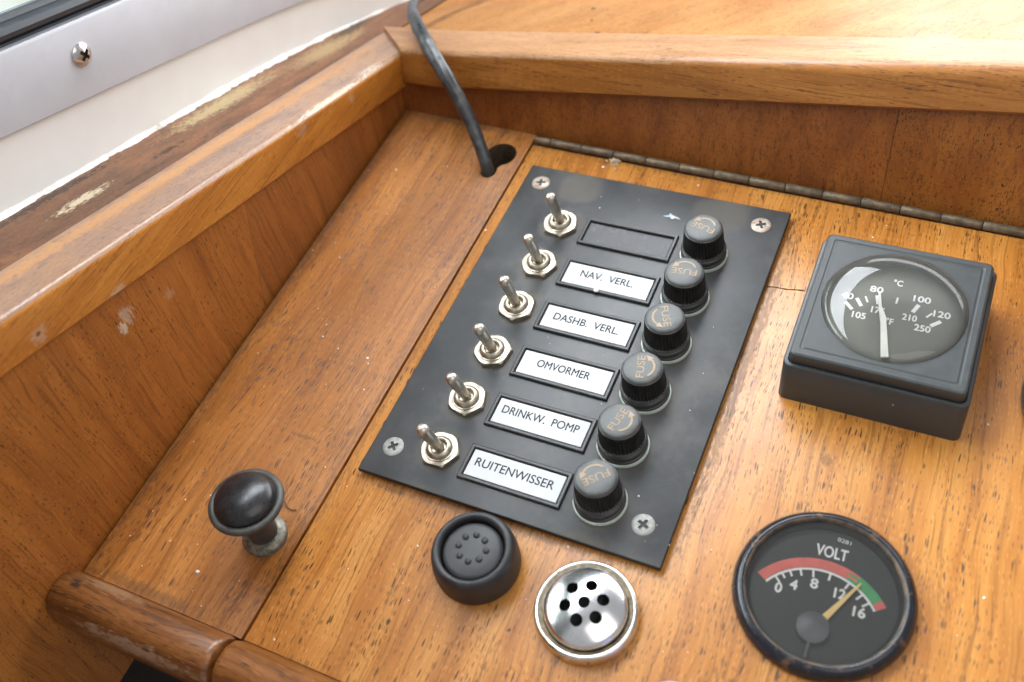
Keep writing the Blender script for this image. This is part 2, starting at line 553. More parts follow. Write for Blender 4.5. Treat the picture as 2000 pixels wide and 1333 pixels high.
M['black_plate'] = plain('black_faceplate', (0.044, 0.046, 0.050), 0.40, var=.3, scale=.05, dirt=(0.17, 0.155, 0.13), dirt_amt=.8, dirt_scale=.035, dirt_lo=.44, dirt_hi=.85, bump=.03, speck=.20, speck_col=(.45, .40, .33), rough_var=.06)


def faceplate_material():
    t = NT('black_faceplate')
    P = t.mm()
    sp = t.n('ShaderNodeSeparateXYZ')
    t.l(P, sp.inputs[0])
    X, Y, Z = sp.outputs
    nz = t.noise(P, 0.05, 5.0, 0.6)
    col = t.mix(t.step(nz, .3, .7), (0.022, 0.024, 0.027), (0.044, 0.046, 0.050))
    mott = t.noise(P, 0.035, 7.0, 0.66)
    col = t.mix(t.step(mott, .45, .85, 0, .5), col, (0.17, 0.155, 0.13))
    yy = t.math('SUBTRACT', t.math('PINGPONG', t.math('ADD', Y, 56.7 + 201), 10.05), 0.0)
    ring = None
    for cx, r in ((-27, 9.5), (26.6, 11.0)):
        dx = t.math('SUBTRACT', X, cx)
        d = t.math('SQRT', t.math('ADD', t.math('MULTIPLY', dx, dx), t.math('MULTIPLY', yy, yy)))
        d = t.math('ADD', d, t.math('MULTIPLY', t.math('SUBTRACT', t.noise(P, 0.22, 5.0, 0.7), 0.5), 7.0))
        m = t.step(d, r - 3.5, r, 0.42, 0.0)
        ring = m if ring is None else t.math('MAXIMUM', ring, m)
    col = t.mix(ring, col, (0.105, 0.082, 0.055))
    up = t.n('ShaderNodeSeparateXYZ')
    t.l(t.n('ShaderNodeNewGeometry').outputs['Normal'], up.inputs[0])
    col = t.mix(t.math('MULTIPLY', t.step(up.outputs[2], .80, .97), t.math('MULTIPLY_ADD', mott, .26, -.03)), t.mix(t.step(up.outputs[2], .80, .97), (0.012, 0.012, 0.013), col), (0.19, 0.195, 0.20))  # sheen and dust painted as grey on up faces; side faces darkened
    scr = None
    for ang, off in ((.5, 0), (-.9, 40), (1.35, 90)):
        a = t.math('ADD', t.math('MULTIPLY', X, math.cos(ang)), t.math('MULTIPLY', Y, math.sin(ang)))
        b = t.math('SUBTRACT', t.math('MULTIPLY', Y, math.cos(ang)), t.math('MULTIPLY', X, math.sin(ang)))
        c = t.n('ShaderNodeCombineXYZ')
        t.l(t.math('MULTIPLY_ADD', a, .045, off), c.inputs[0])
        t.l(t.math('MULTIPLY', b, 2.6), c.inputs[1])
        m = t.step(t.noise(c.outputs[0], 1.0, 2.0, .5), .70, .78, 0, .5)
        scr = m if scr is None else t.math('MAXIMUM', scr, m)
    col = t.mix(t.math('MULTIPLY', scr, .35), col, (0.26, 0.25, 0.24))
    d, c = t.voronoi(P, 0.30)
    s = t.n('ShaderNodeSeparateColor')
    t.l(c, s.inputs[0])
    m = t.math('MULTIPLY', t.step(d, t.math('MULTIPLY', s.outputs[1], .05), t.math('MULTIPLY_ADD', s.outputs[1], .09, .02), 0.8, 0.0), t.math('GREATER_THAN', s.outputs[0], .78))
    col = t.mix(m, col, (.45, .40, .33))
    rg = t.math('ADD', t.math('MULTIPLY_ADD', mott, .3, .24), t.math('MULTIPLY', ring, .4))
    t.principled(col, rg, normal=t.bump(t.math('ADD', t.noise(P, .5, 4.0), t.math('MULTIPLY', scr, -1.0)), .05, .1))
    return t.m


M['black_plate'] = faceplate_material()
M['black_moulding'] = plain('black_moulding', (0.018, 0.018, 0.019), 0.38, var=.2, dirt=(0.16, 0.14, 0.11), dirt_amt=.18, speck=.05)
M['recess'] = plain('empty_slot_black', (0.035, 0.035, 0.04), 0.42, var=.4, scale=.4, dirt=(.22, .21, .23), dirt_amt=.35, dirt_scale=.25)
M['fuse_black'] = plain('fuse_cap_black', (0.036, 0.036, 0.036), 0.32, var=.2, dirt=(.16, .14, .11), dirt_amt=.28, dirt_scale=.3, bump=.02)
M['fuse_top'] = plain('fuse_cap_top', (0.085, 0.088, 0.088), 0.45, var=.2, scale=.3, dirt=(.22, .20, .17), dirt_amt=.3, dirt_scale=.35, bump=.02)
M['gasket'] = plain('pale_gasket', (0.58, 0.66, 0.60), 0.5, var=.15, dirt=(.2, .16, .1), dirt_amt=.3)
M['gold'] = plain('gold_print', (0.34, 0.24, 0.145), 0.5, var=.2, bump=0)
M['card'] = plain('white_card', (0.50, 0.51, 0.53), 0.45, var=.05, scale=.15, bump=.02, speck=.04, speck_col=(.35, .3, .25))
M['ink'] = plain('black_ink', (0.012, 0.012, 0.014), 0.6, var=.1, bump=0)
M['nickel'] = plain('dull_nickel', (0.47, 0.42, 0.34), 0.38, metallic=1.0, var=.18, scale=.5, dirt=(.20, .15, .09), dirt_amt=.55, dirt_scale=.28, dirt_lo=.46, dirt_hi=.75, bump=.06)
M['lever'] = plain('lever_nickel', (0.62, 0.58, 0.51), 0.36, metallic=1.0, var=.15, scale=.4, dirt=(.2, .16, .1), dirt_amt=.25, dirt_scale=.4, bump=.05)
M['zinc'] = plain('zinc_screw', (0.27, 0.27, 0.25), 0.5, metallic=.35, var=.25, scale=.9, dirt=(.24, .23, .20), dirt_amt=.6, dirt_scale=.6, bump=.15)
M['rust'] = plain('rusty_screw', (0.40, 0.35, 0.29), 0.5, metallic=.6, var=.25, scale=.7, dirt=(.24, .12, .075), dirt_amt=.8, dirt_scale=.35, dirt_lo=.42, dirt_hi=.62, bump=.2)
M['socket'] = plain('screw_recess', (0.045, 0.035, 0.026), 0.7, var=.4, scale=.8)
M['chrome'] = plain('chrome', (0.80, 0.81, 0.82), 0.20, metallic=1.0, var=.04, scale=.1, dirt=(.30, .24, .16), dirt_amt=.10, dirt_scale=.2, dirt_lo=.55, dirt_hi=.8, bump=.0, rough_var=.05)
M['chrome_rim'] = plain('pitted_chrome', (0.70, 0.68, 0.64), 0.20, metallic=1.0, var=.1, scale=.4, dirt=(.13, .075, .045), dirt_amt=.85, dirt_scale=.16, dirt_lo=.58, dirt_hi=.70, bump=.06)
M['grime'] = plain('brown_grime', (0.30, 0.24, 0.16), 0.5, metallic=.4, var=.5, scale=.5, dirt=(.16, .10, .06), dirt_amt=.8, dirt_scale=.2)
M['void'] = plain('dark_inside', (0.004, 0.004, 0.004), 0.9, var=.1, bump=0)
M['rubber'] = plain('black_rubber', (0.024, 0.025, 0.028), 0.46, var=.2, scale=.2, dirt=(.12, .10, .075), dirt_amt=.22, dirt_scale=.2, bump=.03)
M['rubber_cap'] = plain('black_rubber_cap', (0.040, 0.042, 0.046), 0.5, var=.15, scale=.2, dirt=(.14, .12, .09), dirt_amt=.2, dirt_scale=.25, bump=.03)
M['knob'] = plain('black_knob', (0.014, 0.014, 0.016), 0.27, var=.2, scale=.2, dirt=(.10, .085, .06), dirt_amt=.16, dirt_scale=.15, bump=.02)
M['knob_rim'] = plain('worn_black_rim', (0.050, 0.048, 0.044), 0.42, var=.3, scale=.3, dirt=(.10, .09, .07), dirt_amt=.3, dirt_scale=.2)
M['washer'] = plain('aged_washer', (0.20, 0.19, 0.15), 0.45, metallic=.55, var=.4, scale=.6, dirt=(.05, .042, .03), dirt_amt=.7, dirt_scale=.35, bump=.2)
M['brass'] = plain('aged_brass', (0.16, 0.118, 0.075), 0.45, metallic=.5, var=.3, scale=.3, dirt=(.055, .040, .026), dirt_amt=.75, dirt_scale=.22, dirt_lo=.42, dirt_hi=.7, bump=.2)
M['gauge_box'] = plain('grey_gauge_box', (0.038, 0.042, 0.044), 0.42, var=.08, scale=.3, bump=.12, speck=.05)
M['groove'] = plain('gauge_groove', (0.075, 0.082, 0.088), 0.35, var=.1, bump=.02)
M['dial_grey'] = plain('grey_dial', (0.105, 0.105, 0.082), 0.6, var=.08, scale=.1, bump=0)
M['seat'] = plain('grey_dial_wall', (0.33, 0.32, 0.28), 0.5, var=.1, bump=0)  # pale grey stands in for the refracted bright band under the dome
M['dial_black'] = plain('black_dial', (0.013, 0.014, 0.013), 0.6, var=.15, scale=.1, bump=0)
M['print_white'] = plain('white_print', (0.74, 0.74, 0.71), 0.6, var=.08, bump=0)
M['needle_white'] = plain('cream_needle', (0.86, 0.85, 0.78), 0.5, var=.06, bump=0)
M['needle_yellow'] = plain('yellow_needle', (0.80, 0.56, 0.20), 0.5, var=.06, bump=0)
M['red'] = plain('red_print', (0.62, 0.12, 0.09), 0.6, var=.1, bump=0)
M['green'] = plain('green_print', (0.05, 0.30, 0.10), 0.6, var=.1, bump=0)
M['hub'] = plain('needle_hub', (0.085, 0.088, 0.095), 0.45, var=.15, bump=0)
M['bezel'] = plain('black_enamel_bezel', (0.012, 0.013, 0.018), 0.24, var=.2, scale=.2, dirt=(.20, .10, .05), dirt_amt=.7, dirt_scale=.2, dirt_lo=.55, dirt_hi=.68, bump=.06)
M['bezel_lip'] = plain('worn_bezel_lip', (0.05, 0.045, 0.04), 0.4, var=.3, scale=.4, dirt=(.26, .15, .08), dirt_amt=.8, dirt_scale=.22, dirt_lo=.42, dirt_hi=.62, bump=.1)
M['bezel_old'] = plain('weathered_bezel', (0.035, 0.032, 0.024), 0.4, var=.3, scale=.3, dirt=(.05, .07, .05), dirt_amt=.6)
M['glass'] = glassy('gauge_glass', dust=.028)
M['dome_glass'] = glassy('domed_gauge_glass', dust=.06)
M['pane'] = glassy('window_pane_glass', dust=.02, tint=(.93, .97, .95))
M['cable'] = plain('black_cable_tape', (0.036, 0.038, 0.041), 0.32, var=.25, scale=.25, dirt=(.26, .25, .23), dirt_amt=.38, dirt_scale=.16, dirt_lo=.48, dirt_hi=.75, bump=.10)
M['white_paint'] = plain('white_paint', (0.86, 0.86, 0.835), 0.42, var=.02, scale=.06, dirt=(.62, .60, .54), dirt_amt=.10, dirt_scale=.05, bump=.05, speck=.012, speck_col=(.4, .36, .3))
M['caulk'] = plain('cracked_paint_edge', (0.82, 0.81, 0.76), 0.55, var=.08, scale=.5, dirt=(.36, .30, .22), dirt_amt=.6, dirt_scale=.22, dirt_lo=.55, dirt_hi=.72, bump=.35)
M['alu'] = plain('anodised_aluminium', (0.52, 0.54, 0.585), 0.42, metallic=.35, var=.03, scale=.05, bump=.03, dirt=(.3, .3, .3), dirt_amt=.08, speck=.012, speck_col=(.12, .12, .13), rough_var=.05)
M['steel'] = plain('stainless_screw', (0.66, 0.64, 0.62), 0.22, metallic=1.0, var=.1, scale=.5, bump=.05)
M['seal'] = plain('rubber_seal', (0.030, 0.036, 0.044), 0.38, var=.15, scale=.2, bump=.04)
M['blue'] = plain('pale_blue_plastic', (0.36, 0.36, 0.78), 0.4, var=.05)
M['crumb'] = plain('dust_crumb', (0.52, 0.40, 0.27), 0.9, var=.4, scale=1.5, bump=.4)
M['speck'] = plain('white_speck', (0.78, 0.74, 0.68), 0.7, var=.1)
M['fibre'] = plain('dark_fibre', (0.03, 0.02, 0.016), 0.6)
M['crack'] = plain('dark_crack', (0.17, 0.070, 0.022), 0.8)
M['smear'] = plain('grey_blue_paint', (0.38, 0.46, 0.52), 0.6, var=.2, scale=1.0)
M['sky'] = emit('overcast_sky', (0.97, 1.0, 0.98), 1.15)

# ------------------------------------------------------------------ the setting
# rails lie in a plane that is tilted to the dashboard; U is the plumb line, W leads away from the viewer
U = Vector((0.0, 0.300, 1.0)).normalized()
W = Vector((0.0, 1.0, -0.300)).normalized()


def plane_z(x, y):                       # the plane of the rail tops
    return 85.3 + 0.125 * (x + 117) - 0.317 * (y + 98.5)


# sky seen through the side window
bm = new_bm()
for k in range(1):
    add_loft(bm, [[(-700, -900, -300), (-700, -900, 1500)], [(-700, 1700, -300), (-700, 1700, 1500)]], closed=False, cap=False)
sky = tag(finish('sky', bm, M['sky'], smooth=0), 'bright white overcast sky outside the side window', kind='structure')


def back_y(x, z):                        # face of the wall behind the hinge
    return 91.2 - 0.026 * (x + 92) + 0.30 * z


# hollow body under the dashboard
bm = new_bm()
for (x0, x1, y0, y1, z0, z1) in ((-119, 300, 96, 99, -190, -13), (298, 301, -121, 96, -190, -13), (-119, 300, -121, 96, -193, -190)):
    add_box(bm, x0, x1, y0, y1, z0, z1)
add_box(bm, -150, -128, -420, 99, -260, -46)  # added dark backing for the void below the side sheets
add_box(bm, -150, 301, -420, -124, -263, -260)
tag(finish('cabinet', bm, M['cabinet'], smooth=0), 'wooden cabinet carcase under the dashboard, coloured dark for shade', kind='structure')
bm = new_bm()
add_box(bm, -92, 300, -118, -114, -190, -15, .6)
tag(finish('cabinet_board', bm, M['cabinet'], smooth=0), 'board coloured dark for the shadow beneath the rounded front edge', kind='structure')

# hinged lid carrying the instruments
lid_root = tag(empty('dashboard_lid', (-56, -131, 0)), 'honey brown wooden lid that carries the switch panel and the gauges', 'lid')


def lid_back(x): return 84.4 - 0.0165 * (x + 56)


bm = new_bm()
outer = [(-56.1, -130.9), (320, -130.9), (320, lid_back(320)), (-56.1, lid_back(-56))]
add_prism(bm, [(x + 56, y + 131) for x, y in outer], -13, 0, .5, 2)
finish('board', bm, M['lid'], lid_root, smooth=40)
# a short crack across the board between the panel and the square gauge
bm = new_bm()
pts = [(50.2 + 12.2 * t, 38.5 + 1.5 * t + .16 * math.sin(9 * t), -.05) for t in [k / 14 for k in range(15)]]
add_sweep(bm, [(x + 56, y + 131, z) for x, y, z in pts], lambda i: .26 + .08 * math.sin(i * 2.1), 6)
finish('crack', bm, M['crack'], lid_root)

# fixed plank with the keyhole for the cable
pl = tag(empty('side_plank', (-119, -131, 0)), 'fixed brown plank along the side wall with a keyhole for the cable', 'plank')
bm = new_bm()
outer = [(0.8, 0.1), (62.1, 0.1), (62.1, 221.0), (0.8, 222.6)]
big, small = (52.6, 207.0, 6.3), (51.8, 196.6, 3.2)
hole = []
for k in range(40):                       # outline of a large round hole running into a small one
    a = PI * 1.5 + 2 * PI * (k + .5) / 40
    d = Vector((math.cos(a), math.sin(a)))
    best = 0
    for (cx, cy, r) in (big, small, (52.2, 201.5, 2.9)):
        o = Vector((cx - 52.3, cy - 203.0))
        b = d.dot(o)
        disc = b * b - o.dot(o) + r * r
        if disc > 0: best = max(best, b + math.sqrt(disc))
    hole.append((52.3 + d.x * best, 203.0 + d.y * best))
add_holed(bm, outer, [hole], lambda x, y: 0.0, depth=13, outer_depth=13)
for f in bm.faces:
    c = f.calc_center_median()
    if c.z < -1 and 40 < c.x < 60 and 190 < c.y < 216: f.material_index = 1
finish('board', bm, [M['plank'], M['cut']], pl, smooth=30)
bm = new_bm()
pts = [(54.5 + .9 * t * 1.4, 214 + 7 * t + .4 * math.sin(7 * t), .01) for t in [k / 10 for k in range(11)]]
add_sweep(bm, pts, .14, 6)
finish('crack', bm, M['crack'], pl)

# side wall: two sheets of veneer, standing on the plank and running down past it
sw = tag(empty('side_bulkhead', (0, 0, 0)), 'reddish brown veneered side bulkhead below the left rail', 'bulkhead')


def sheet(bm, poly, x0, x1):              # poly in (y, z)
    a = [(x0, y, z) for y, z in poly]
    b = [(x1, y, z) for y, z in poly]
    add_loft(bm, [a, b])


def rail_low(y): return 10.0 - 0.317 * (y - 94)


bm = new_bm()
sheet(bm, [(-420, -51), (-420, rail_low(-420) + 4), (-5.2, rail_low(-5.2) + 4), (-21.0, -.4), (-21.0, -51)], -126, -119.5)
finish('veneer_sheet', bm, M['veneer'], sw, smooth=0)
bm = new_bm()
sheet(bm, [(-20.85, -51), (-20.85, -.4), (-5.05, rail_low(-5.2) + 4), (99, rail_low(99) + 4), (99, -51)], -126, -119.53)
finish('veneer_sheet', bm, M['veneer_b'], sw, smooth=0)

# back wall behind the hinge, two sheets
bw = tag(empty('back_bulkhead', (0, 0, 0)), 'dark brown veneered bulkhead rising behind the hinge', 'bulkhead')


def rail_b(x): return 13.2 + 0.119 * (x + 113.5)


for xs, m in (([-119.4, -60, 0, 76.9], M['back']), ([77.1, 140, 200, 330], M['back_b'])):
    bm = new_bm()
    lo, hi, lo2, hi2 = [], [], [], []
    for x in xs:
        zt = rail_b(x) + 5
        lo.append((x, back_y(x, -12), -12)); hi.append((x, back_y(x, zt), zt))
        lo2.append((x, back_y(x, -12) + 6, -12)); hi2.append((x, back_y(x, zt) + 6, zt))
    add_loft(bm, [[lo[i], hi[i], hi2[i], lo2[i]] for i in range(len(xs))])
    finish('veneer_sheet', bm, m, bw, smooth=0)


# rails: rounded rectangles swept along the edge, mitred at the corner
def rail_profile(depth, height, r, r2, foot=1.0):
    """(d, h): d away from the inner face, h up; rounded inner and outer top edges."""
    pts = [(foot, 0.0), (0.0, foot)]
    for k in range(7):
        a = PI - (PI / 2) * k / 6
        pts.append((r + r * math.cos(a), height - r + r * math.sin(a)))
    for k in range(5):
        a = PI / 2 - (PI / 2) * k / 4
        pts.append((depth - r2 + r2 * math.cos(a), height - r2 + r2 * math.sin(a)))
    pts.append((depth, 0.0))
    return pts


XIN, YIN = -117.0, 94.2
UL = Vector((0, .300, 1)).normalized()
prof = rail_profile(24.5, 15.6, 2.6, 1.2)
bm = new_bm()
secs = []
for y in (-420, -300, -200, -100, -50, 0, 40, 80):
    secs.append([Vector((XIN - d, y, rail_low(y) - .125 * d)) + UL * h for d, h in prof])
secs.append([Vector((XIN - d, YIN + d, rail_low(YIN + d) - .125 * d)) + UL * h for d, h in prof])
add_loft(bm, secs)
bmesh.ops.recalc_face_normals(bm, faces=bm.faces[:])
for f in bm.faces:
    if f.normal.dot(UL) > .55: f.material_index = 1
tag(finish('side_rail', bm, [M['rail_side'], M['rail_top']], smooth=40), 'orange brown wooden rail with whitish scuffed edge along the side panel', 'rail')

bm = new_bm()
secs = []


def brail(x): return 91.2 + .0105 * (x + 113.5), 13.2 + .119 * (x + 113.5)


for x in (None, -100, -50, 0, 60, 120, 200, 330):
    if x is None:                          # mitred end
        pr = rail_profile(24.5, 15.6, 2.4, .6)
        secs.append([Vector((XIN - d + .35, brail(XIN)[0] + 1.5 + d + .3, brail(XIN - d)[1] - .317 * d)) + UL * h for d, h in pr])
        continue
    y0, z0 = brail(x)
    pr = rail_profile(24.5, 15.4, 2.4 + 2.4 * max(0, min(1, (x + 60) / 180)), .6)
    secs.append([Vector((x, y0 + d, z0 - .317 * d)) + UL * h for d, h in pr])
add_loft(bm, secs)
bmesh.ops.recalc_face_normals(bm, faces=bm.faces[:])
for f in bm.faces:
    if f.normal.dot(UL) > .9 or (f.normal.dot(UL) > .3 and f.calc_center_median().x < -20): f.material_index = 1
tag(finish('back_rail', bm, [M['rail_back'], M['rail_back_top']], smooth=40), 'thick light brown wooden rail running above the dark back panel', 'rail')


# white painted cabin side, its ragged paint edge, the aluminium frame and the pane
def wall_base(y):
    x = -174.0
    if y > 60: x += 0.00125 * (y - 60) ** 2
    if y > 200: x = -174 + .00125 * 140 ** 2 + .35 * (y - 200)
    return Vector((x - 1.2, y, 65.2 - 0.317 * (y + 54.4)))


def band(hs, ys, push):
    """sheets along the wall; hs = list of (height, outward offset)."""
    return [[wall_base(y) + UL * h + Vector((o, 0, 0)) for h, o in hs] for y in ys]


YS = [-420, -300, -200, -120, -60, -20, 20, 60, 90, 120, 150, 180, 200, 260, 400]


def frame_h(y): return 22.5 - 0.035 * max(-120, min(y, 120)) * .9


bm = new_bm()
secs = []
for y in YS:
    b = wall_base(y)
    hh = frame_h(y)
    secs.append([b + UL * -12 + Vector((0, 0, 0)), b + UL * (hh + 60) * 0 + UL * (hh + 6), b + UL * (hh + 6) + Vector((-14, 0, 0)), b + UL * -12 + Vector((-14, 0, 0))])
add_loft(bm, secs)
tag(finish('cabin_wall', bm, M['white_paint'], smooth=30), 'white painted cabin side below the aluminium window frame', kind='structure')

# ragged bead of old paint along the foot of the wall
bm = new_bm()
secs = []
n = 340
for i in range(n):
    y = -200 + 400 * i / (n - 1)
    b = wall_base(y)
    w1 = noise.noise(Vector((y * .11, 0, 3))) * .8 + noise.noise(Vector((y * .45, 5, 3))) * .5
    chip = noise.noise(Vector((y * .09, 9, 1)))
    wd = 1.5 + w1 * (1.9 if y > -30 else 1.0) + (-.9 if chip > .36 else 0) + (0.7 if y > 40 else 0) * (1 + noise.noise(Vector((y * .2, 2, 2))))
    wd = max(.25, wd)
    hh = max(.2, .55 + .3 * w1)
    zz = Vector((0, 0, -.75))
    e1 = Vector((wd, 0, .125 * wd))
    secs.append([b + zz, b + zz + e1, b + zz + e1 * .85 + UL * hh * .9, b + zz + e1 * .4 + UL * (hh * 1.5), b + zz + Vector((.05, 0, 0)) + UL * (hh * 2.2 + .6)])
add_loft(bm, secs, closed=False, cap=False)
tag(finish('paint_edge', bm, M['caulk'], smooth=50), 'ragged cracked white paint bead along the foot of the cabin side', kind='structure')

# the weathered ledge between wall and rail, and the broad shelf ahead
bm = new_bm()
secs = []
for y in (-420, -200, -60, 40, 119.2):
    secs.append([(-180, y, plane_z(-180, y) + .8), (XIN - 24.4, y, plane_z(XIN - 24.4, y) - .6), (XIN - 24.4, y, plane_z(XIN - 24.4, y) - 9), (-180, y, plane_z(-180, y) - 9)])
secs.append([(-180, 260, plane_z(-180, 260) + .8), (-141.4, 260, plane_z(-141.4, 260) - .6), (-141.4, 260, plane_z(-141.4, 260) - 9), (-180, 260, plane_z(-180, 260) - 9)])
add_loft(bm, secs)
tag(finish('window_ledge', bm, M['ledge'], smooth=0), 'dark weathered wooden ledge with bare pale patches below the window', 'ledge')
bm = new_bm()


def shelf_z(x, y): return plane_z(x, y) - 1.6


def shelf_y0(x): return 91.2 + .0105 * (x + 113.5) + 27.6


xs = [-141.2, -100, -50, 0, 60, 120, 200, 330]
secs = []
for x in xs:
    ya, yb = shelf_y0(x), 420
    secs.append([(x, ya, shelf_z(x, ya)), (x, yb, shelf_z(x, yb)), (x, yb, shelf_z(x, yb) - 8), (x, ya, shelf_z(x, ya) - 8)])
add_loft(bm, secs)
sh = tag(finish('shelf', bm, M['shelf'], smooth=0), 'wide pale varnished shelf beyond the back rail', 'shelf')
for (x, y, r) in ((-59.5, 162.5, 1.1), (-45, 132, 1.3), (-54, 148, .7)):
    bm = new_bm()
    add_lathe(bm, [(0, .12), (r * .7, .12), (r, .0)], 12)
    o = finish('screw_plug', bm, M['cut'], sh, (x, y, shelf_z(x, y)))

# window frame
wf = tag(empty('window_frame', (-174, 0, 50)), 'satin aluminium window frame with black rubber seal at the cabin side', 'window')
off = Vector((174, 0, -50))


def strip(name, prof_fn, mat, ys=YS, smooth=35, parent=wf):
    bm = new_bm()
    add_loft(bm, [[wall_base(y) + UL * h + Vector((o, 0, 0)) + off for h, o in prof_fn(y)] for y in ys])
    return finish(name, bm, mat, parent, smooth=smooth)


strip('frame_bar', lambda y: [(frame_h(y), -6), (frame_h(y), 2.2), (frame_h(y) + .7, 3.0), (47.2, 3.0), (48.4, 2.5), (48.8, 1.2), (48.8, -6)], M['alu'])
strip('seal', lambda y: [(48.9, -5), (48.9, 1.0), (49.8, 1.6), (50.2, .6), (50.6, .6), (51.0, 2.3), (52.6, 3.0), (54.2, 2.2), (54.9, .6), (55.0, -5)], M['seal'])
strip('glazing_strip', lambda y: [(55.1, -6), (55.1, -.8), (56.2, -1.6), (56.2, -6)], M['seal'])
strip('pane', lambda y: [(50.5, -4.2), (50.5, -3.2), (420, -3.2), (420, -4.2)], M['pane'], smooth=0)


def cross_outline(a, w):
    return [(-w, -a), (w, -a), (w, -w), (a, -w), (a, w), (w, w), (w, a), (-w, a), (-w, w), (-a, w), (-a, -w), (-w, -w)]


def make_screw(parent, loc, r, mat, rot, a=.52, w=.15, dome=.0):
    """countersunk cross-head screw: head with a real cross recess > recess."""
    bm = new_bm()
    cr = [(x * math.cos(rot) - y * math.sin(rot), x * math.sin(rot) + y * math.cos(rot)) for x, y in cross_outline(r * a, r * w)]
    grid = [(r * rr * math.cos(k * PI / 10), r * rr * math.sin(k * PI / 10)) for rr in (.88, .7) for k in range(20)]
    add_holed(bm, circle(r, 36), [cr], lambda x, y: .75 + (dome if dome else .12) * (1 - (x * x + y * y) / r / r) - (.18 if math.hypot(x, y) > r * .97 else 0), depth=.85, extra=grid, outer_depth=.6 + (.5 if dome else 0))
    o = finish('screw', bm, mat, parent, loc, smooth=40)
    bm = new_bm()
    add_lathe(bm, [(0, 0), (r * .62, 0)], 20)
    finish('recess', bm, M['socket'], o, (0, 0, .05 if not dome else .3), smooth=0)
    return o


b = wall_base(-7.8) + UL * 37.7 + Vector((3.0, 0, 0))
s = make_screw(wf, b + off, 4.0, M['steel'], .5, dome=1.3)
s.rotation_euler = Vector((1, 0, 0)).to_track_quat('Z', 'Y').to_euler()

# rounded front edge, two pieces butted with a gap above the seam
ctrl = [(-131.2, -2), (-131.3, 1.2), (-132.6, 4.6), (-135.4, 7.0), (-139.4, 7.7), (-143.2, 6.6), (-146.0, 3.2), (-147.1, -2.0), (-146.8, -8.0), (-145.0, -13), (-141.5, -15.5), (-136, -16), (-131.2, -16)]
for (x0, x1, lab) in ((-119.45, -58.1, 'short piece of rounded brown front moulding meeting the side panel'), (-56.3, 330, 'rounded brown front moulding fixed along the edge of the hinged lid')):
    bm = new_bm()
    secs = []
    for i, x in enumerate([x0, x0 + .7, x0 + 2.0, (x0 + x1) / 2, x1 - 2.0, x1 - .7, x1]):
        k = {0: .93, 1: .98, 5: .98, 6: .93}.get(i, 1.0)
        secs.append([(x, -138 + (y + 138) * k, -5 + (z + 5) * k) for y, z in ctrl])
    add_loft(bm, secs)
    tag(finish('front_moulding', bm, M['nosing'], smooth=50), lab, 'moulding', 'rounded front mouldings')

# ------------------------------------------------------------------ piano hinge
hg = tag(empty('piano_hinge', (-56, 86, 1)), 'long aged brass piano hinge between lid and back panel', 'hinge')


def hinge_pt(x): return Vector((x + 56, 86.2 - .0185 * (x + 56) - 86, .15))


xk, k = -55.6, 0
while xk < 300:
    L = 13.3 if k else 7.0
    bm = new_bm()
    a, b = hinge_pt(xk + .16), hinge_pt(xk + L - .16)
    jz = random.uniform(-.08, .08)
    a.z += jz
    b.z += random.uniform(-.08, .08)
    t = (b - a).normalized()
    add_sweep(bm, [a, a + t * .25, b - t * .25, b], lambda i: 1.45 if i in (0, 3) else 1.62, 14)
    finish('knuckle', bm, M['brass'], hg, smooth=50)
    xk += L
    k += 1
bm = new_bm()
a, b = hinge_pt(-55), hinge_pt(300)
add_sweep(bm, [a, b], .9, 8)
finish('pin', bm, M['fibre'], hg)
bm = new_bm()
add_loft(bm, [[hinge_pt(x) + Vector((0, dy, dz)) for dy, dz in ((-1.9, -3.0), (4.9, -3.0), (4.9, -2.3), (-1.9, -2.3))] for x in (-55.8, 300)])
finish('leaf', bm, M['brass'], hg)

# ------------------------------------------------------------------ switch panel
pn = tag(empty('switch_panel', (0, 0, 0)), 'black switch panel with six toggle switches, white name cards and fuse holders', 'switch panel')
ROWS = [43.7, 23.7, 3.6, -16.5, -36.6, -56.7]
bm = new_bm()
hx, hy = 50.0, 70.9
add_box(bm, -hx, hx, -hy, hy, 1.0, 3.0, .45, 3)
add_box(bm, -hx + 1.0, hx - 1.0, -hy + 1.0, hy - 1.0, .0, 1.02)
finish('faceplate', bm, M['black_plate'], pn, smooth=35)
for (x, y, m, r) in ((-42.8, 62.4, 'rust', .25), (41.5, 62.4, 'rust', .45), (-42.6, -60.0, 'zinc', .75), (41.0, -59.7, 'zinc', 1.15)):
    s = make_screw(pn, (x, y, 2.55), 3.45, M[m], r)
    s['label'] = {'rust': 'brownish rusty screw', 'zinc': 'pale grey zinc screw'}[m]
# paint smear on the plate
bm = new_bm()
pts = [(0, .2), (2.2, .9), (2.4, 2.0), (3.4, 1.0), (5.4, .3), (6.6, -.6), (4.8, -.35), (3.2, .05), (1.4, -.05)]
add_prism(bm, pts, 0, .06)
o = finish('paint_smear', bm, M['smear'], pn, (7.2, 57.6, 3.0), smooth=0)
o.rotation_euler = (0, 0, .12)

# toggle switch: collar mesh with nut and lever below it
bm = new_bm()
add_lathe(bm, [(2.35, .6), (2.35, 2.9), (2.5, 3.35), (2.9, 3.6), (3.4, 3.5), (3.9, 3.0), (4.25, 2.4), (4.35, 2.1), (4.75, 2.05), (4.85, 1.8), (4.85, 1.0)], 32)
tg = finish('toggle_switch', bm, M['nickel'], pn, (-27, ROWS[0], 3.0), smooth=45)
bm = new_bm()
hexa = [(6.35 * math.cos(PI / 6 + k * PI / 3), 6.35 * math.sin(PI / 6 + k * PI / 3)) for k in range(6)]
n = 48
secs = []


def hexr(a, r):
    k = (a - PI / 6) % (PI / 3) - PI / 6
    return r * math.cos(PI / 6) / math.cos(k)


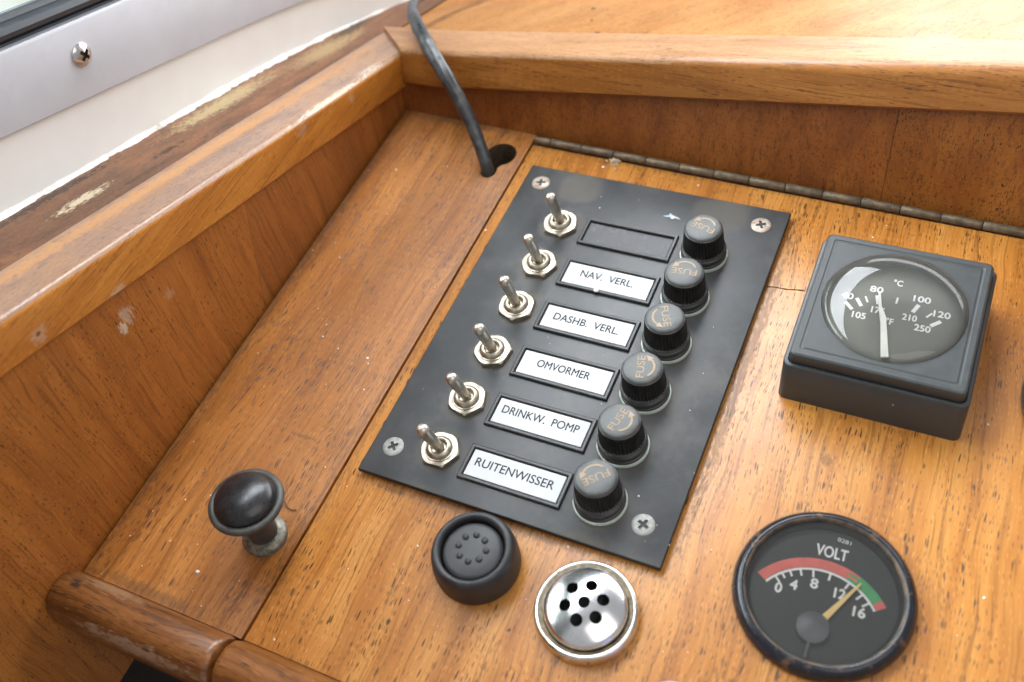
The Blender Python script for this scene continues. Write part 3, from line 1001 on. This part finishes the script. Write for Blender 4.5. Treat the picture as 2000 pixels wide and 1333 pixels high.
for (z, r, lim) in ((.0, 6.7, 99), (1.35, 6.7, 99), (1.75, 6.7, 6.05), (1.78, 4.6, 4.6)):
    secs.append([(min(hexr(2 * PI * k / n, r), lim) * math.cos(2 * PI * k / n), min(hexr(2 * PI * k / n, r), lim) * math.sin(2 * PI * k / n), z) for k in range(n)])
add_loft(bm, secs)
nut = finish('nut', bm, M['nickel'], tg, smooth=28)
nut.rotation_euler = (0, 0, .35)
bm = new_bm()
prof = [(1.5, 0), (1.6, 2), (2.05, 17.0)]
for k in range(1, 7):
    a = PI / 2 * k / 6
    prof.append((2.05 * math.cos(a) if k < 6 else 0, 17.0 + 1.9 * math.sin(a)))
add_lathe(bm, prof, 24)
lv = finish('lever', bm, M['lever'], tg, (0, .3, 1.0), smooth=60)
lv.rotation_euler = (math.radians(13), 0, 0)
for i, y in enumerate(ROWS[1:]):
    c = copy_tree(tg, pn)
    c.location = Vector((-27, y, 3.0)) * S
    for ch in c.children:
        if ch.name.startswith('nut'): ch.rotation_euler.z = [.62, .15, .9, .3, .55][i]
        if ch.name.startswith('lever'): ch.rotation_euler = (math.radians(13 + [.6, -1.6, .2, .4, -1.0][i]), math.radians([.4, -.6, .5, 0, -.5][i]), 0)

# name card holders
NAMES = [None, ("NAV. VERL.", 18.6, 24.0), ("DASHB. VERL.", 22.6, 3.6), ("OMVORMER", 17.9, -16.2), ("DRINKW. POMP", 25.4, -36.1), ("RUITENWISSER", 25.6, -56.6)]
bm = new_bm()
ox, oy, ix, iy = 17.1, 6.25, 15.7, 4.85


def rect(x, y): return [(-x, -y), (x, -y), (x, y), (-x, y)]


loops = [(rect(ox, oy), 0), (rect(ox, oy), .75), (rect(ox - .35, oy - .35), 1.05), (rect(ix + .35, iy + .35), 1.05), (rect(ix, iy), .8), (rect(ix, iy), .05)]
add_loft(bm, [[(x, y, z) for x, y in l] for l, z in loops], cap=False)
hold0 = finish('card_holder', bm, M['black_moulding'], pn, (-1.0, ROWS[0] - .5, 3.0), smooth=25)
bm = new_bm()
add_box(bm, -ix + .05, ix - .05, -iy + .05, iy - .05, .02, .12)
ss = finish('slot_floor', bm, M['recess'], hold0, smooth=0)
hold0['label'] = 'card holder with its white card missing'
bm = new_bm()
add_box(bm, -ix + .25, ix - .25, -iy + .25, iy - .25, .05, .62, .08, 1)
card_me = finish('name_card', bm, M['card'], hold0, smooth=0)
card_mesh = card_me.data
bpy.data.objects.remove(card_me)
for y, nm in zip(ROWS[1:], NAMES[1:]):
    h = hold0.copy()
    COL.objects.link(h)
    h.parent = pn
    h.location = Vector((-1.0, y - .5, 3.0)) * S
    h['label'] = 'card holder with white card reading ' + nm[0]
    c = bpy.data.objects.new('name_card', card_mesh)
    COL.objects.link(c)
    c.parent = h
    c.location = (random.uniform(-.1, .1) * S, random.uniform(-.08, .08) * S, 0)
    text('lettering', nm[0].replace(' ', '  '), nm[1] * 1.03, 2.9, (-.5 if nm[1] < 19 else -.3, nm[2] - (y - .5), .62), random.uniform(-.006, .006), M['ink'], h, weight=.0, up=.03, bold=.05)

# fuse holders
NF = 120


def flute(r, z, k):
    if 5.2 < z < 13.2: return r - (.0, .55, .75)[k % 3]
    return r


bm = new_bm()
add_lathe(bm, [(7.6, 1.15), (7.75, 1.3), (7.75, 2.0), (7.6, 2.15), (7.0, 2.3), (7.0, 2.7), (7.5, 2.85), (7.75, 3.2), (7.7, 3.9), (7.35, 4.4), (7.0, 4.55), (6.95, 4.75), (7.2, 4.9), (7.15, 5.1), (7.05, 5.3),
               (6.5, 13.1), (6.4, 13.3), (6.2, 13.5), (5.9, 13.6)], NF, flute=flute)
fz0 = finish('fuse_holder', bm, M['fuse_black'], pn, (26.6, ROWS[0], 3.0), smooth=45)
bm = new_bm()
add_lathe(bm, [(0, 14.55), (3, 14.53), (5.1, 14.45), (5.7, 14.25), (6.0, 13.9), (6.08, 13.45)], 64)
finish('cap_top', bm, M['fuse_top'], fz0, smooth=50)
bm = new_bm()
add_lathe(bm, [(7.0, 0), (8.1, 0), (8.2, .6), (8.05, 1.2), (7.0, 1.25)], 48)
finish('gasket', bm, M['gasket'], fz0, smooth=45)
# arrow print: an arc with a head
bm = new_bm()
R0, w0 = 3.75, .30
arc = [math.radians(a) for a in range(-150, -40, 6)]
pts = [(R0 + w0) * Vector((math.cos(a), math.sin(a))) for a in arc] + [(R0 - w0) * Vector((math.cos(a), math.sin(a))) for a in reversed(arc)]
ib = [bm.verts.new((p.x, p.y, 0)) for p in pts]
nn = len(arc)
for k in range(nn - 1):
    bm.faces.new((ib[k], ib[k + 1], ib[2 * nn - 2 - k], ib[2 * nn - 1 - k]))
a = math.radians(-44)
c0 = Vector((math.cos(a), math.sin(a)))
tdir = Vector((-c0.y, c0.x))
tri = [c0 * (R0 + 1.0), c0 * (R0 - 1.0), c0 * R0 + tdir * 2.3]
bm.faces.new([bm.verts.new((p.x, p.y, 0)) for p in tri])
arrow = finish('arrow', bm, M['gold'], fz0, (0, 0, 14.6), smooth=0)
text('lettering', 'FUSE', 8.2, 2.4, (0, .4, 14.56), 0, M['gold'], fz0, up=.06, bold=.03)
for i, (y, ang) in enumerate(zip(ROWS, (167.7, -173.6, -63.5, 104, 76.6, -135))):
    c = fz0 if i == 0 else copy_tree(fz0, pn)
    c.location = Vector((26.6 + (.1, -.1, .15, 0, -.12, .1)[i], y, 3.0)) * S
    c.rotation_euler = (random.uniform(-.02, .02), random.uniform(-.02, .02), 0)
    for ch in c.children:
        if ch.name.startswith(('arrow', 'lettering')):
            rz = math.radians(ang)
            ch.rotation_euler = (0, 0, rz)
            if ch.name.startswith('lettering'):
                ch.location = Vector((-math.sin(rz) * .4, math.cos(rz) * .4, 14.56)) * S

# ------------------------------------------------------------------ square temperature gauge
tgz = tag(empty('temperature_gauge', (91.2, 23.6, 0)), 'square dark grey temperature gauge box with domed glass', 'gauge')


def rrect(hx, hy, r, n=6):
    out = []
    for (sx, sy, a0) in ((1, 1, 0), (-1, 1, PI / 2), (-1, -1, PI), (1, -1, 1.5 * PI)):
        for k in range(n + 1):
            a = a0 + PI / 2 * k / n
            out.append((sx * (hx - r) + r * math.cos(a), sy * (hy - r) + r * math.sin(a)))
    return out


bm = new_bm()
secs = [[(x, y, z) for x, y in rrect(hx, hy, r)] for hx, hy, r, z in ((26.6, 27.0, 2.5, 0), (26.1, 26.5, 2.5, 16.2), (25.8, 26.2, 2.3, 16.6), (25.0, 25.4, 2.2, 16.7))]
add_loft(bm, secs, cap=False)
finish('case', bm, M['gauge_box'], tgz, smooth=40)
bm = new_bm()
HB = (24.6, 25.0)


def bez(z, ins, r): return [(x, y, z) for x, y in rrect(HB[0] - ins, HB[1] - ins, r)]


circ48 = circle(20.9, 28, 0, .6, 0)
# bezel sides and rounded shoulder
secs = [bez(16.5, 0, 1.8), bez(20.0, 0, 1.8), bez(20.6, .25, 1.7), bez(20.9, .8, 1.5), bez(20.9, 2.3, 1.0), bez(20.72, 2.6, .9), bez(20.72, 3.0, .8), bez(20.9, 3.4, .7)]
add_loft(bm, secs, cap=False)
inner = rrect(HB[0] - 3.4, HB[1] - 3.4, .7)
add_holed(bm, inner, [circle(20.75, 72, 0, .5)], lambda x, y: 20.9, depth=1.6)
bmesh.ops.remove_doubles(bm, verts=bm.verts[:], dist=.005)
finish('bezel', bm, M['gauge_box'], tgz, smooth=14)
DY = .5
bm = new_bm()
add_lathe(bm, [(0, 15.8), (20.9, 15.8)], 64, 0, DY)
dial = finish('dial', bm, M['dial_grey'], tgz, smooth=0)
bm = new_bm()
prof = []
for k in range(15):
    r = 20.55 * math.sin(PI / 2 * k / 14)
    prof.append((r, 21.0 + 2.6 * math.sqrt(max(0, 1 - (r / 20.6) ** 5))))
prof += [(20.6, 21.1), (20.7, 20.2)]
add_lathe(bm, prof, 72, 0, DY)
finish('dome', bm, M['dome_glass'], tgz, smooth=60)
bm = new_bm()
add_lathe(bm, [(20.72, 20.6), (20.72, 15.8)], 72, 0, DY)
finish('glass_seat', bm, M['seat'], tgz, smooth=60)


def bar(bm, a, b, w, z, w2=None):
    a, b = Vector(a), Vector(b)
    t = (b - a).normalized()
    nrm = Vector((-t.y, t.x))
    w2 = w if w2 is None else w2
    vs = [a + nrm * w / 2, a - nrm * w / 2, b - nrm * w2 / 2, b + nrm * w2 / 2]
    bm.faces.new([bm.verts.new((v.x, v.y, z)) for v in vs])


def pol(cx, cy, r, a): return (cx + r * math.cos(math.radians(a)), cy + r * math.sin(math.radians(a)))


bm = new_bm()
for a, w, r0 in ((136, 1.35, 16.0), (125, 1.35, 16.0), (117, .7, 17.0), (106.6, 1.5, 15.9), (89, .75, 16.9), (70, 1.5, 15.9), (56, .75, 17.0), (45, 1.5, 15.9)):
    bar(bm, pol(0, -10.9, r0, a), pol(0, -10.9, 19.4, a), w * .8, 15.9)
finish('scale_marks', bm, M['print_white'], dial, smooth=0)
for s_, x, y, w in (('°C', -.6, 14.2, 2.6), ('80', -6.2, 9.9, 3.8), ('40', -14.0, 5.1, 3.6), ('100', 7.2, 9.6, 4.9), ('120', 13.6, 5.4, 4.7), ('105', -9.1, -1.5, 3.9), ('175', -4.2, 1.9, 3.8), ('210', 5.0, 1.7, 4.1), ('250', 9.2, -1.3, 4.5), ('°F', -.2, -1.3, 2.1)):
    text('lettering', s_, w, 2.35, (x, y, 15.85), 0.03, M['print_white'], dial, bold=.085)
bm = new_bm()
add_prism(bm, [(-5.5, 8.1), (-4.9, 8.2), (-3.4, 2.6), (-1.4, -1.2), (2.2, -15.5), (.1, -16.2), (-2.6, -3.4), (-4.2, 2.0)][::-1], 17.0, 17.5)
finish('needle', bm, M['needle_white'], tgz, smooth=0)

# ------------------------------------------------------------------ voltmeter
vm = tag(empty('voltmeter', (92.7, -62.2, 0)), 'round black voltmeter with red and green scale', 'gauge')
bm = new_bm()
add_lathe(bm, [(23.0, 0), (23.8, .3), (24.0, 1.4), (23.7, 2.8), (22.9, 4.0), (21.9, 4.7), (21.1, 4.8), (20.7, 4.4)], 96)
finish('bezel', bm, M['bezel'], vm, smooth=60)
bm = new_bm()
add_lathe(bm, [(21.15, 4.6), (20.9, 4.75), (20.5, 4.5), (20.3, 3.5), (20.2, 2.6)], 96)
finish('bezel_lip', bm, M['bezel_lip'], vm, smooth=60)
bm = new_bm()
add_lathe(bm, [(0, .8), (20.4, .8)], 64)
vdial = finish('dial', bm, M['dial_black'], vm, smooth=0)
bm = new_bm()
add_lathe(bm, [(20.35, 3.0), (19.6, 2.4), (19.2, .85)], 96)
finish('dial_ring', bm, M['dial_black'], vm, smooth=60)
bm = new_bm()
add_lathe(bm, [(0, 3.75), (10, 3.7), (20.45, 3.45)], 72)
finish('pane', bm, M['glass'], vm, smooth=60)


def arc_mesh(name, r0, r1, a0, a1, mat, z, parent=vdial, cx=-.3, cy=-10.8, skew=0):
    bm = new_bm()
    n = max(3, int(abs(a1 - a0) / 2.5))
    A = [a0 + (a1 - a0) * k / n for k in range(n + 1)]
    i = [bm.verts.new((*pol(cx, cy, r0, a + skew / 2), z)) for a in A]
    o = [bm.verts.new((*pol(cx, cy, r1, a - skew / 2), z)) for a in A]
    for k in range(n): bm.faces.new((i[k], i[k + 1], o[k + 1], o[k]))
    return finish(name, bm, mat, parent, smooth=0)


arc_mesh('red_band', 17.9, 20.7, 147.5, 74, M['red'], .9)
arc_mesh('green_band', 17.9, 20.7, 66, 43.5, M['green'], .9)
arc_mesh('red_band', 17.9, 20.7, 43.4, 37.5, M['red'], .9)
for k in range(4):
    r = 17.9 + 2.8 * k / 4
    arc_mesh('red_band' if k % 2 else 'green_band', r, r + .7, 74, 66, M['red'] if k % 2 else M['green'], .9, skew=0)
arc_mesh('scale_line', 17.1, 17.75, 147.5, 37.5, M['print_white'], .92)
bm = new_bm()
for a, r0 in ((137.5, 15.1), (130.6, 15.7), (123.2, 15.6), (113.7, 15.4), (102.3, 15.0), (87, 15.1), (69.5, 15.2), (54.8, 15.0), (45.8, 15.1)):
    bar(bm, pol(-.3, -10.8, r0, a), pol(-.3, -10.8, 17.3, a), .55, .93)
finish('scale_marks', bm, M['print_white'], vdial, smooth=0)
for s_, x, y, w, h in (('0', -11.4, -2.1, 1.9, 3.1), ('4', -7.8, .1, 2.1, 3.1), ('8', -2.8, 2.2, 2.1, 3.1), ('12', 4.1, 1.6, 3.1, 3.1), ('16', 9.9, -1.8, 3.4, 3.1), ('VOLT', -.5, 12.6, 9.3, 3.7)):
    text('lettering', s_, w * .9, h * .9, (x, y, .85), .05, M['print_white'], vdial, bold=.12 if s_ != 'VOLT' else .09)
text('lettering', '0281', 3.6, 1.2, (1.9, 17.0, .85), -.05, M['print_white'], vdial)
bm = new_bm()
p0, p1 = pol(-.3, -10.8, 3.6, 62), pol(-.3, -10.8, 19.0, 62)
t = (Vector(p1) - Vector(p0)).normalized()
nr = Vector((-t.y, t.x))
q = [Vector(p0) + nr * .95, Vector(p0) - nr * .95, Vector(p1) - nr * .22, Vector(p1) + nr * .22]
add_prism(bm, [(v.x, v.y) for v in q], 1.5, 1.9)
finish('needle', bm, M['needle_yellow'], vm, smooth=0)
bm = new_bm()
add_lathe(bm, [(0, 2.5), (4.0, 2.45), (4.35, 2.2), (4.4, 1.0)], 40, -.3, -10.3)
add_box(bm, -.6, .0, -19.0, -10.3, 2.35, 2.56)
finish('hub', bm, M['hub'], vm, smooth=40)

# ------------------------------------------------------------------ chrome buzzer cover
bz = tag(empty('buzzer_cover', (34.8, -89.2, 0)), 'round chrome buzzer cover with seven holes and a pitted rim', 'buzzer')
bm = new_bm()
side = [(14.0, 0), (14.6, .3), (14.65, 2.6), (14.5, 3.5), (14.1, 4.15), (13.6, 4.4), (13.0, 4.2), (12.5, 3.7), (12.0, 3.4), (11.6, 3.4)]
add_lathe(bm, side, 72)
finish('rim', bm, M['chrome_rim'], bz, smooth=60)
bm = new_bm()
add_lathe(bm, [(13.1, 4.3), (12.6, 3.85), (12.1, 3.5), (11.6, 3.5)], 72)
finish('grime_ring', bm, M['grime'], bz, smooth=60)
bm = new_bm()
hol = [circle(1.72, 20)] + [circle(1.72, 20, 5.25 * math.cos(math.radians(a)), 5.25 * math.sin(math.radians(a))) for a in (28, 88, 148, 208, 268, 328)]
extra = [(r * math.cos(2 * PI * (k + .5 * (i % 2)) / 48), r * math.sin(2 * PI * (k + .5 * (i % 2)) / 48)) for i, r in enumerate((1.9, 2.6, 3.3, 4, 4.7, 5.4, 6.1, 6.8, 7.4, 8, 8.6, 9.2, 9.8, 10.3, 10.7, 11.0, 11.3, 11.5)) for k in range(48)]


def dome(x, y):
    r = math.hypot(x, y)
    z = 5.9 + 3.1 * max(0, 1 - (r / 11.7) ** 2.2) - (.5 * ((r - 10.9) / .75) ** 2 if r > 10.9 else 0)
    return z


add_holed(bm, circle(11.65, 72), hol, dome, depth=.9, extra=extra, outer_depth=2.2)
finish('dome', bm, M['chrome'], bz, smooth=40)
bm = new_bm()
add_lathe(bm, [(0, 3.6), (12.0, 3.6)], 40)
finish('inside', bm, M['void'], bz, smooth=0)
bm = new_bm()
add_lathe(bm, [(0, .06), (.5, .06), (.55, 0)], 14)
a = math.radians(-66)
o = finish('side_hole', bm, M['void'], bz, (14.56 * math.cos(a), 14.56 * math.sin(a), 2.6), smooth=0)
o.rotation_euler = Vector((math.cos(a), math.sin(a), 0)).to_track_quat('Z', 'Y').to_euler()

# ------------------------------------------------------------------ black rubber push button
pb = tag(empty('push_button', (-.6, -86.0, 0)), 'round black rubber push button with a ring of eight dots', 'button')
bm = new_bm()
add_lathe(bm, [(12.6, 0), (12.85, 1), (12.9, 3), (12.7, 6), (12.3, 8.4), (11.8, 9.9), (11.3, 10.7), (10.6, 11.0), (9.9, 10.8), (9.5, 10.1), (9.4, 8.6), (9.4, 7.0)], 72)
finish('housing', bm, M['rubber'], pb, smooth=60)
bm = new_bm()
add_lathe(bm, [(0, 9.85), (4.5, 9.8), (7.6, 9.55), (8.6, 9.1), (8.9, 8.4), (8.95, 7.0)], 64, 0, 0)
cap = finish('cap', bm, M['rubber_cap'], pb, smooth=60)
bm = new_bm()
add_lathe(bm, [(1.05, 0), (.95, .4), (.55, .8), (0, .92)], 14)
dot = finish('dot', bm, M['rubber_cap'], cap, smooth=60)
for k in range(8):
    d = dot if k == 0 else dot.copy()
    if k:
        COL.objects.link(d)
        d.parent = cap
    a = math.radians(98 + 45 * k)
    d.location = Vector((4.15 * math.cos(a) - .1, 4.15 * math.sin(a) + .4, 9.65)) * S

# ------------------------------------------------------------------ pull knob
kb = tag(empty('pull_knob', (-67.6, -100.4, 0)), 'black mushroom pull knob on a dull metal collar, on the plank', 'knob')
bm = new_bm()
add_lathe(bm, [(7.0, 0), (7.1, 1.6), (6.7, 2.2), (5.9, 2.5), (5.4, 2.9), (4.2, 3.0)], 48)
finish('collar', bm, M['washer'], kb, smooth=45)
bm = new_bm()
add_lathe(bm, [(4.5, 2.6), (4.6, 8), (4.9, 12), (5.6, 14.6), (7.2, 16.9), (9.6, 18.6), (11.0, 19.4), (11.35, 20.1), (11.25, 20.9), (10.7, 21.4), (9.6, 21.5), (9.1, 21.0)], 64)
stem = finish('stem', bm, M['knob_rim'], kb, smooth=60)
stem.rotation_euler = (math.radians(-4.5), math.radians(1.6), 0)
bm = new_bm()
add_lathe(bm, [(9.25, 21.2), (9.2, 22.2), (8.9, 23.0), (8.0, 24.0), (6.2, 25.0), (4, 25.7), (2, 26.0), (0, 26.1)], 64)
head = finish('head', bm, M['knob'], kb, smooth=60)
head.rotation_euler = stem.rotation_euler

# ------------------------------------------------------------------ gauge cut by the right edge, blue cap cut by the bottom edge
rg = tag(empty('round_gauge', (155.5, 19.5, 0)), 'dark weathered round bezel cut off by the right edge of the picture', 'gauge')
bm = new_bm()
add_lathe(bm, [(23.4, 0), (24.3, .6), (24.6, 3), (24.2, 6), (23, 7.4), (21.6, 7.6), (21.0, 7.0), (20.8, 4)], 72)
finish('bezel', bm, M['bezel_old'], rg, smooth=60)
bm = new_bm()
add_lathe(bm, [(0, 3.5), (20.9, 3.5)], 48)
finish('dial', bm, M['dial_black'], rg, smooth=0)
bm = new_bm()
add_lathe(bm, [(0, 5.8), (20.9, 5.6)], 48)
finish('pane', bm, M['glass'], rg, smooth=60)

bk = tag(empty('blue_cap', (66.0, -109.5, 0)), 'pale blue round cap just entering at the bottom edge of the picture', 'cap')
bm = new_bm()
add_lathe(bm, [(9.6, 0), (9.6, 6), (9.2, 7.4), (8, 8.2), (0, 8.5)], 48)
finish('body', bm, M['blue'], bk, smooth=50)
bm = new_bm()
add_lathe(bm, [(10.6, 0), (10.6, 1.0), (9.7, 1.4), (9.0, 1.4)], 48)
finish('flange', bm, M['black_moulding'], bk, smooth=50)

# ------------------------------------------------------------------ cable through the keyhole
bm = new_bm()
path = catmull([(-66.8, 64.5, -40), (-67.0, 65.0, -12), (-67.5, 65.8, 1), (-71, 70, 7.6), (-76, 75, 14.4), (-81.6, 79.5, 21.0), (-87.9, 84, 27.4), (-95.6, 90, 31.4), (-104.2, 98, 33.8), (-113.2, 108, 32.7), (-120.9, 118, 29.4),
                (-126.6, 128, 25.9), (-129.6, 140, 21.4), (-126, 160, 14), (-114, 200, 3), (-100, 260, -14)], 14)
lap = [random.random() for _ in path]


def cable_r(i):
    s = i / len(path)
    r = 2.55 + .40 * math.exp(-((s - .47) / .16) ** 2)
    if .2 < s < .62:
        ph = (i * .085) % 1.0
        r += .20 * (1 - ph) - .09
    if s > .6: r = max(1.7, r - (s - .6) * 2.6)
    return r


add_sweep(bm, path, cable_r, 18)
tag(finish('cable', bm, M['cable'], smooth=50), 'black taped cable rising from the keyhole over the rails', 'cable')

# ------------------------------------------------------------------ small loose things
bm = new_bm()
for k in range(70):
    a, r = random.uniform(0, 2 * PI), abs(random.gauss(0, 1.5))
    rr = random.uniform(.25, .6)
    z = max(.1, 1.7 - r * .8) * random.uniform(.2, 1)
    bmesh.ops.create_icosphere(bm, subdivisions=1, radius=rr, matrix=Matrix.Translation((r * math.cos(a) * 1.2, r * math.sin(a), z)) @ Matrix.Diagonal((1, random.uniform(.6, 1.3), .8, 1)))
tag(finish('dust_clump', bm, M['crumb'], None, (-21, 82.6, 0.1), smooth=0), 'small tan clump of crumbled dust lying against the hinge', 'debris')

bm = new_bm()
add_sweep(bm, catmull([(-68.6, -87.9, .2), (-67.3, -88.9, .45), (-66.1, -89.6, .7), (-64.6, -89.9, .5), (-63.0, -89.3, .3)], 5), .17, 6)
tag(finish('fibre', bm, M['fibre']), 'short dark curled fibre lying beside the black knob', 'debris')

bm = new_bm()
ctr = 0
for k in range(170):
    if k < 330:
        x, y = random.uniform(-118, 150), random.uniform(-130, 88)
        inpan = abs(x) < 50.5 and abs(y) < 71.2
        z = 3.0 if inpan else 0.0
        if inpan and (abs(y - min(ROWS, key=lambda r: abs(r - y))) < 8 and (x < -19 or x > 15 or True)) and -35 < x < 36: continue
        if 63 < x < 119 and -4 < y < 51: continue
        if math.hypot(x - 92.7, y + 62.2) < 25 or math.hypot(x - 34.4, y + 88.4) < 15 or math.hypot(x + .6, y + 86) < 14 or math.hypot(x + 67.6, y + 100.4) < 12 or math.hypot(x + 66.5, y - 73) < 12: continue
        if -59 < x < -55 or math.hypot(x - 155, y - 19) < 26 or math.hypot(x - 66, y + 109) < 11 or y > 82: continue
        if k < 60 and not x < -57: continue
    else:
        continue
    r = random.choice((.13, .16, .16, .2, .2, .26, .36))
    bmesh.ops.create_icosphere(bm, subdivisions=1, radius=r, matrix=Matrix.Translation((x, y, z + r * .35)) @ Matrix.Rotation(random.uniform(0, 6), 4, 'Z') @ Matrix.Diagonal((random.uniform(.8, 1.5), 1, .7, 1)))
for (x, y, z, r) in ((10.9, 57.6, 3, .7), (-3, 17.6, 4, .9), (23.5, 58.5, 3, .5), (-82, -118, 0, .6), (-70, -30, 0, .5), (-24, 79, 0, .6)):
    bmesh.ops.create_icosphere(bm, subdivisions=1, radius=r, matrix=Matrix.Translation((x, y, z + r * .3)) @ Matrix.Diagonal((1.2, 1, .6, 1)))
tag(finish('dust_specks', bm, M['speck'], smooth=0), 'tiny white dust specks scattered over dashboard and panel', kind='stuff')
